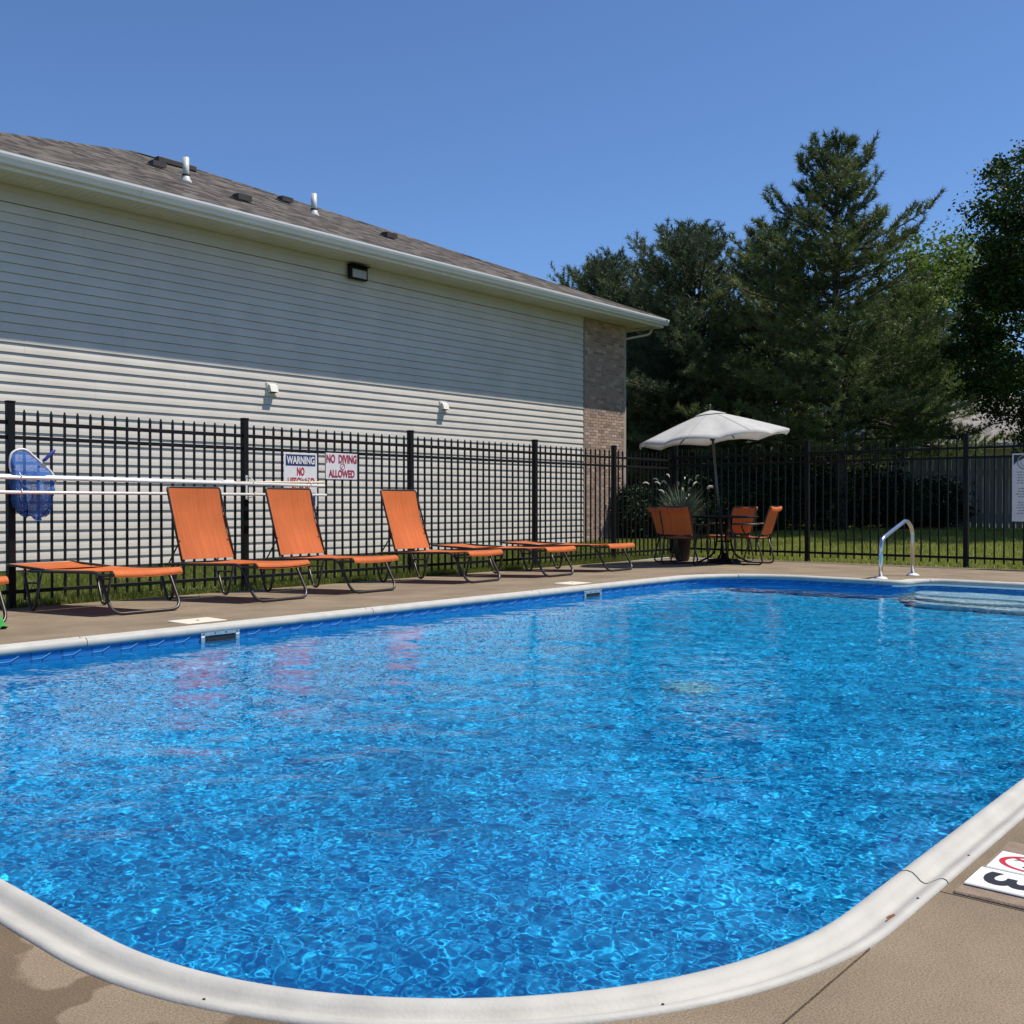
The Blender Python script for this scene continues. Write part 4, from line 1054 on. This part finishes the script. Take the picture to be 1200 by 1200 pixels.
# ------------------------------------------------------------------ trees
def rand_unit(n, g): v = g.normal(size=(n, 3)); return v / np.linalg.norm(v, axis=1)[:, None]
def pine(name, label, base, H, rad, cb, seed, mat, needle=.15, wn=.0105, k_need=11, step=.34):
    g = np.random.default_rng(seed); t = thing(name, label, 'tree', base, 0, 'pines beyond the far fence')
    tp = []; rr_ = []
    for i in range(12):
        u = i / 11; tp.append((.10 * math.sin(u * 3 + seed), .10 * math.sin(u * 2.3 + seed * 2), u * H)); rr_.append(.16 * (1 - u) ** .8 * H / 10 + .012)
    MB().tube(tp, rr_, 9).build('trunk', 'bark', t, True)
    limbs = MB(); P = []; D = []; h = cb
    while h < H * .985:
        u = (h - cb) / (H - cb); nbr = g.integers(5, 8); az0 = g.uniform(0, 6.28)
        for b in range(nbr):
            az = az0 + b * 6.283 / nbr + g.normal(0, .25)
            L = (rad * (1 - u) ** .68 * (.66 + .34 * min(1, u * 3 + .3)) * g.uniform(.5, 1.2) * (1 + .16 * math.sin(2 * az + seed) + .12 * math.sin(5 * u * 3 + az))) + .25
            el = R(-4 + 50 * u ** 1.3 + g.normal(0, 7)); p = np.array([.1 * math.sin(u * 3 + seed), .1 * math.sin(u * 2.3 + seed * 2), h + g.uniform(-.12, .12)]); pts_ = [p.copy()]
            n = max(3, int(L / .20)); ds = L / n
            for i in range(n):
                s = (i + 1) / n; e2 = el + R(17) * s * s + R(6) * math.sin(s * 5 + b)
                az += g.normal(0, .05)
                d = np.array([math.cos(az) * math.cos(e2), math.sin(az) * math.cos(e2), math.sin(e2)]); p = p + d * ds; pts_.append(p.copy())
                if s * L < .22: continue
                lat = np.array([-math.sin(az), math.cos(az), 0])
                for sd in (-1, 1):
                    l = (.24 + .50 * g.random()) * (1.08 - .5 * s) * min(1.3, .5 + L * .32)
                    sdv = d * .62 + lat * sd * g.uniform(.45, 1.25) + np.array([0, 0, g.uniform(-.12, .6)]); sdv /= np.linalg.norm(sdv)
                    m = max(2, int(l / .075))
                    for j in range(m):
                        q = .32 + .68 * (j + 1) / m; P.append(p + sdv * l * q + np.array([0, 0, .10 * l * q * q])); D.append(sdv + np.array([0, 0, .35 * q]))
                P.append(p); D.append(d)
            for j in range(3): P.append(p + d * .06 * j); D.append(d + np.array([0, 0, .4]))
            limbs.tube([tuple(x) for x in pts_[::2] + [pts_[-1]]], np.linspace(.012 + .012 * L, .005, len(pts_[::2]) + 1).tolist(), 5, cap=False)
        h += step * g.uniform(.75, 1.2) * (1.15 - .55 * u)
    for j in range(5): P.append(np.array([0, 0, H - .1 * j])); D.append(np.array([0, 0, 1.]))
    limbs.build('limbs', 'bark', t, True)
    P = np.array(P); D = np.array(D); D /= np.linalg.norm(D, axis=1)[:, None]; n = len(P)
    Pn = np.repeat(P, k_need, 0); Dn = np.repeat(D, k_need, 0) * .85 + rand_unit(n * k_need, g) * .85; Dn /= np.linalg.norm(Dn, axis=1)[:, None]
    sd = np.cross(Dn, rand_unit(n * k_need, g)); sd /= np.linalg.norm(sd, axis=1)[:, None] + 1e-9
    ln = needle * g.uniform(.7, 1.25, n * k_need)[:, None]; Pn = Pn + rand_unit(n * k_need, g) * .02
    V = np.stack([Pn - sd * wn, Pn + sd * wn, Pn + Dn * ln], 1).reshape(-1, 3)
    put('crown', np_mesh('crown', V, np.arange(len(V)).reshape(-1, 3), mat), t)
    print('PINE', name, n * k_need)
    return t
def leaves(Pc, g, size, flat=.0):
    n = len(Pc); nrm = rand_unit(n, g); nrm[:, 2] = np.abs(nrm[:, 2]) * .8 + .25; nrm /= np.linalg.norm(nrm, axis=1)[:, None]
    u = np.cross(nrm, rand_unit(n, g)); u /= np.linalg.norm(u, axis=1)[:, None] + 1e-9; w = np.cross(nrm, u); s = size * g.uniform(.6, 1.2, n)[:, None]
    V = np.stack([Pc - u * s, Pc - w * s * .62 + nrm * s * .12, Pc + u * s, Pc + w * s * .62 + nrm * s * .12], 1).reshape(-1, 3)
    return V, np.arange(n * 4).reshape(-1, 4)
def broadleaf(name, label, base, H, cz, rx, rz, seed, mat, nclump, per, size, group=None, cat='tree', trunk=.16, sig=.24, shell=.5, cx=(0, 0)):
    g = np.random.default_rng(seed); t = thing(name, label, cat, base, 0, group)
    C_ = []
    while len(C_) < nclump:
        v = rand_unit(1, g)[0]; r = shell + (1 - shell) * g.random() ** .6
        lump = 1 + .16 * math.sin(3 * math.atan2(v[1], v[0]) + seed) + .13 * math.sin(4.3 * v[2] + 2 * math.atan2(v[1], v[0]))
        C_.append((cx[0] + v[0] * rx * r * lump, cx[1] + v[1] * rx * r * lump, cz + v[2] * rz * r * lump))
    C_ = np.array(C_); lb = MB()
    for i, c in enumerate(C_):
        if i % 3: continue
        z0 = max(.25 * cz, min(c[2] - .5 * np.hypot(c[0], c[1]), cz + .3 * rz)); mid = (c[0] * .45 + .08 * math.sin(i), c[1] * .45 + .08 * math.cos(i), z0 + (c[2] - z0) * .62)
        lb.tube(round_path([(0, 0, z0), mid, tuple(c)], .4, 4), np.linspace(.05 * trunk / .16, .006, 7 + 1 - 0)[:7 if False else 8].tolist()[:len(round_path([(0, 0, z0), mid, tuple(c)], .4, 4))], 5, cap=False)
    MB().tube([(0, 0, -.1), (.02, .01, .3), (.04, -.03, cz * .5), (.0, .05, cz), (.03, .0, cz + rz * .5)], [trunk * 1.35, trunk, trunk * .85, trunk * .6, trunk * .2], 9).build('trunk', 'bark', t, True)
    lb.build('limbs', 'bark', t, True)
    Pc = np.repeat(C_, per, 0) + g.normal(size=(nclump * per, 3)) * np.array([sig, sig, sig * .72]) * np.repeat(g.uniform(.6, 1.35, nclump), per)[:, None]
    V, F = leaves(Pc, g, size); put('crown', np_mesh('crown', V, F, mat), t); return t
def at(x, Z, z=None):
    r = (x - 600) / 1200 * Z; p = RT * r + FW * Z; return (p.x, p.y, gz(p.x, p.y) if z is None else z)
pine('pine_tree', 'tallest dark pine with a pointed top, right of the umbrella', at(985, 24.5), 9.1, 2.9, 1.9, 3, 'needle')
pine('pine_tree', 'broad pine between the building corner and the tallest pine', at(812, 30), 8.3, 4.3, 1.0, 8, 'needle2', .16, .0115, 8)
pine('pine_tree', 'pine whose branches rise just over the end of the brown roof', at(705, 34), 8.3, 4.5, 1.0, 12, 'needle2', .16, .0115, 8)
pine('pine_tree', 'small shaded pine between umbrella and tallest pine', at(900, 28), 8.1, 2.6, .8, 17, 'needle', .16)
pine('pine_tree', 'bushy pine just right of the roof end, between two broad pines', at(757, 32.5), 8.0, 3.2, 1.0, 29, 'needle2', .16)
pine('pine_tree', 'pale green pine standing between the tallest pine and the leafy tree', at(1062, 31), 6.9, 2.7, 1.0, 23, 'needle3', .16)
broadleaf('leafy_tree', 'dark broadleaf tree at the right edge overhanging the far fence', at(1272, 22.5), 9.6, 5.2, 2.9, 3.6, 5, 'maple', 460, 210, .052, None, sig=.20)
broadleaf('leafy_tree', 'light green broadleaf tree showing behind the pines on the right', at(1090, 40), 11, 7.6, 3.0, 3.4, 9, 'light_leaf', 260, 90, .10, None, sig=.33)
broadleaf('leafy_tree', 'mid green broadleaf tree far behind the tallest pine', at(960, 46), 9, 5.2, 4.2, 3.6, 31, 'maple', 220, 70, .14, None, sig=.45)
broadleaf('leafy_tree', 'mid green broadleaf tree far behind the umbrella', at(800, 48), 9, 5.0, 4.6, 3.8, 35, 'maple', 240, 70, .14, None, sig=.45)
# shrubs under the pines
SH = [(746, 23.4, 1.2, .7, 'dark evergreen shrub at the brick corner of the building'), (812, 24, 1.55, 1.15, 'dark evergreen shrub behind the umbrella pole'),
      (872, 25, 1.65, 1.2, 'dark evergreen shrub right of the umbrella'), (932, 24.6, 1.6, 1.1, 'dark evergreen shrub left of the tallest pine trunk'),
      (990, 25.2, 1.5, 1.15, 'dark evergreen shrub at the foot of the tallest pine'), (1046, 25, 1.45, 1.05, 'dark evergreen shrub beside the grey board fence'),
      (1093, 25.3, 1.2, .8, 'low dark shrub in front of the grey board fence')]
for i, (x, Z_, hgt, rx, lab) in enumerate(SH):
    broadleaf('shrub', lab, at(x, Z_), hgt, hgt * .5, rx, hgt * .55, 40 + i, 'shrub', 110, 60, .05, 'evergreen shrubs under the pines', 'shrub', .05, .13, .4)

# grey board fence
bf = thing('board_fence', 'grey weathered board privacy fence in the shade behind the lawn', 'fence', (27.1, 3.0, .27))
bmsh = []
for k in range(3):
    m = MB(); m.bbox(-.01, .01, 0, .142, 0, 1.80 + .02 * k, .003); bmsh.append(m.mesh('board', 'wood_grey'))
for i in range(92): put('board', bmsh[(i * 7 + i // 3) % 3], bf, (random.uniform(-.006, .006), -2 + i * .152, 0))
for z in (.35, 1.45): MB().box(.012, .05, -2, 12, z - .045, z + .045).build('rail', 'wood_grey', bf)
for k in range(6): MB().box(.051, .14, -1.9 + 2.7 * k, -1.81 + 2.7 * k, 0, 1.75).build('post', 'wood_grey', bf)
# house behind the board fence
hs = thing('neighbour_house', 'low house with grey shingle roof half hidden behind the trees', 'house', (39, 10, .27))
MB().box(-3.6, 3.6, -11, 9, 0, 2.55).build('wall', 'house_wall', hs)
m = MB(); q = [(-4.1, -11.5, 2.5), (-4.1, 9.5, 2.5), (4.1, 9.5, 2.5), (4.1, -11.5, 2.5), (0, -9, 4.5), (0, 7, 4.5)]
m.add(q, [(0, 4, 5, 1), (1, 5, 2), (2, 5, 4, 3), (3, 4, 0), (0, 1, 2, 3)]); m.build('roof', 'shingle_grey', hs)
MB().box(-4.16, -4.10, -11.5, 9.5, 2.38, 2.56).build('gutter', 'white_metal', hs)
for y in (-7, -2.5, 2, 6):
    wdw = MB().bbox(-3.66, -3.601, y - .7, y + .7, .9, 2.1, .01).build('window', 'white_metal', hs); MB().box(-3.68, -3.661, y - .62, y + .62, .98, 2.02).build('pane', 'pane', wdw)
# far tree belt
g = np.random.default_rng(77); n = 1500
az = R(40.53) + g.uniform(-1.9, 1.6, n); rd = g.uniform(78, 105, n); hh = 2.2 + 6.8 * g.random(n) ** .8 * (.75 + .25 * np.sin(az * 23) * np.sin(az * 9 + 1))
Cn = np.stack([np.cos(az) * rd, np.sin(az) * rd, hh], 1); Pc = np.repeat(Cn, 26, 0) + g.normal(size=(n * 26, 3)) * np.array([1.0, 1.0, .8])
V, F = leaves(Pc, g, .36); o = put('far_wood', np_mesh('far_wood', V, F, 'far_leaf')); tag(o, 'distant belt of trees behind the houses', 'trees', kind='stuff')
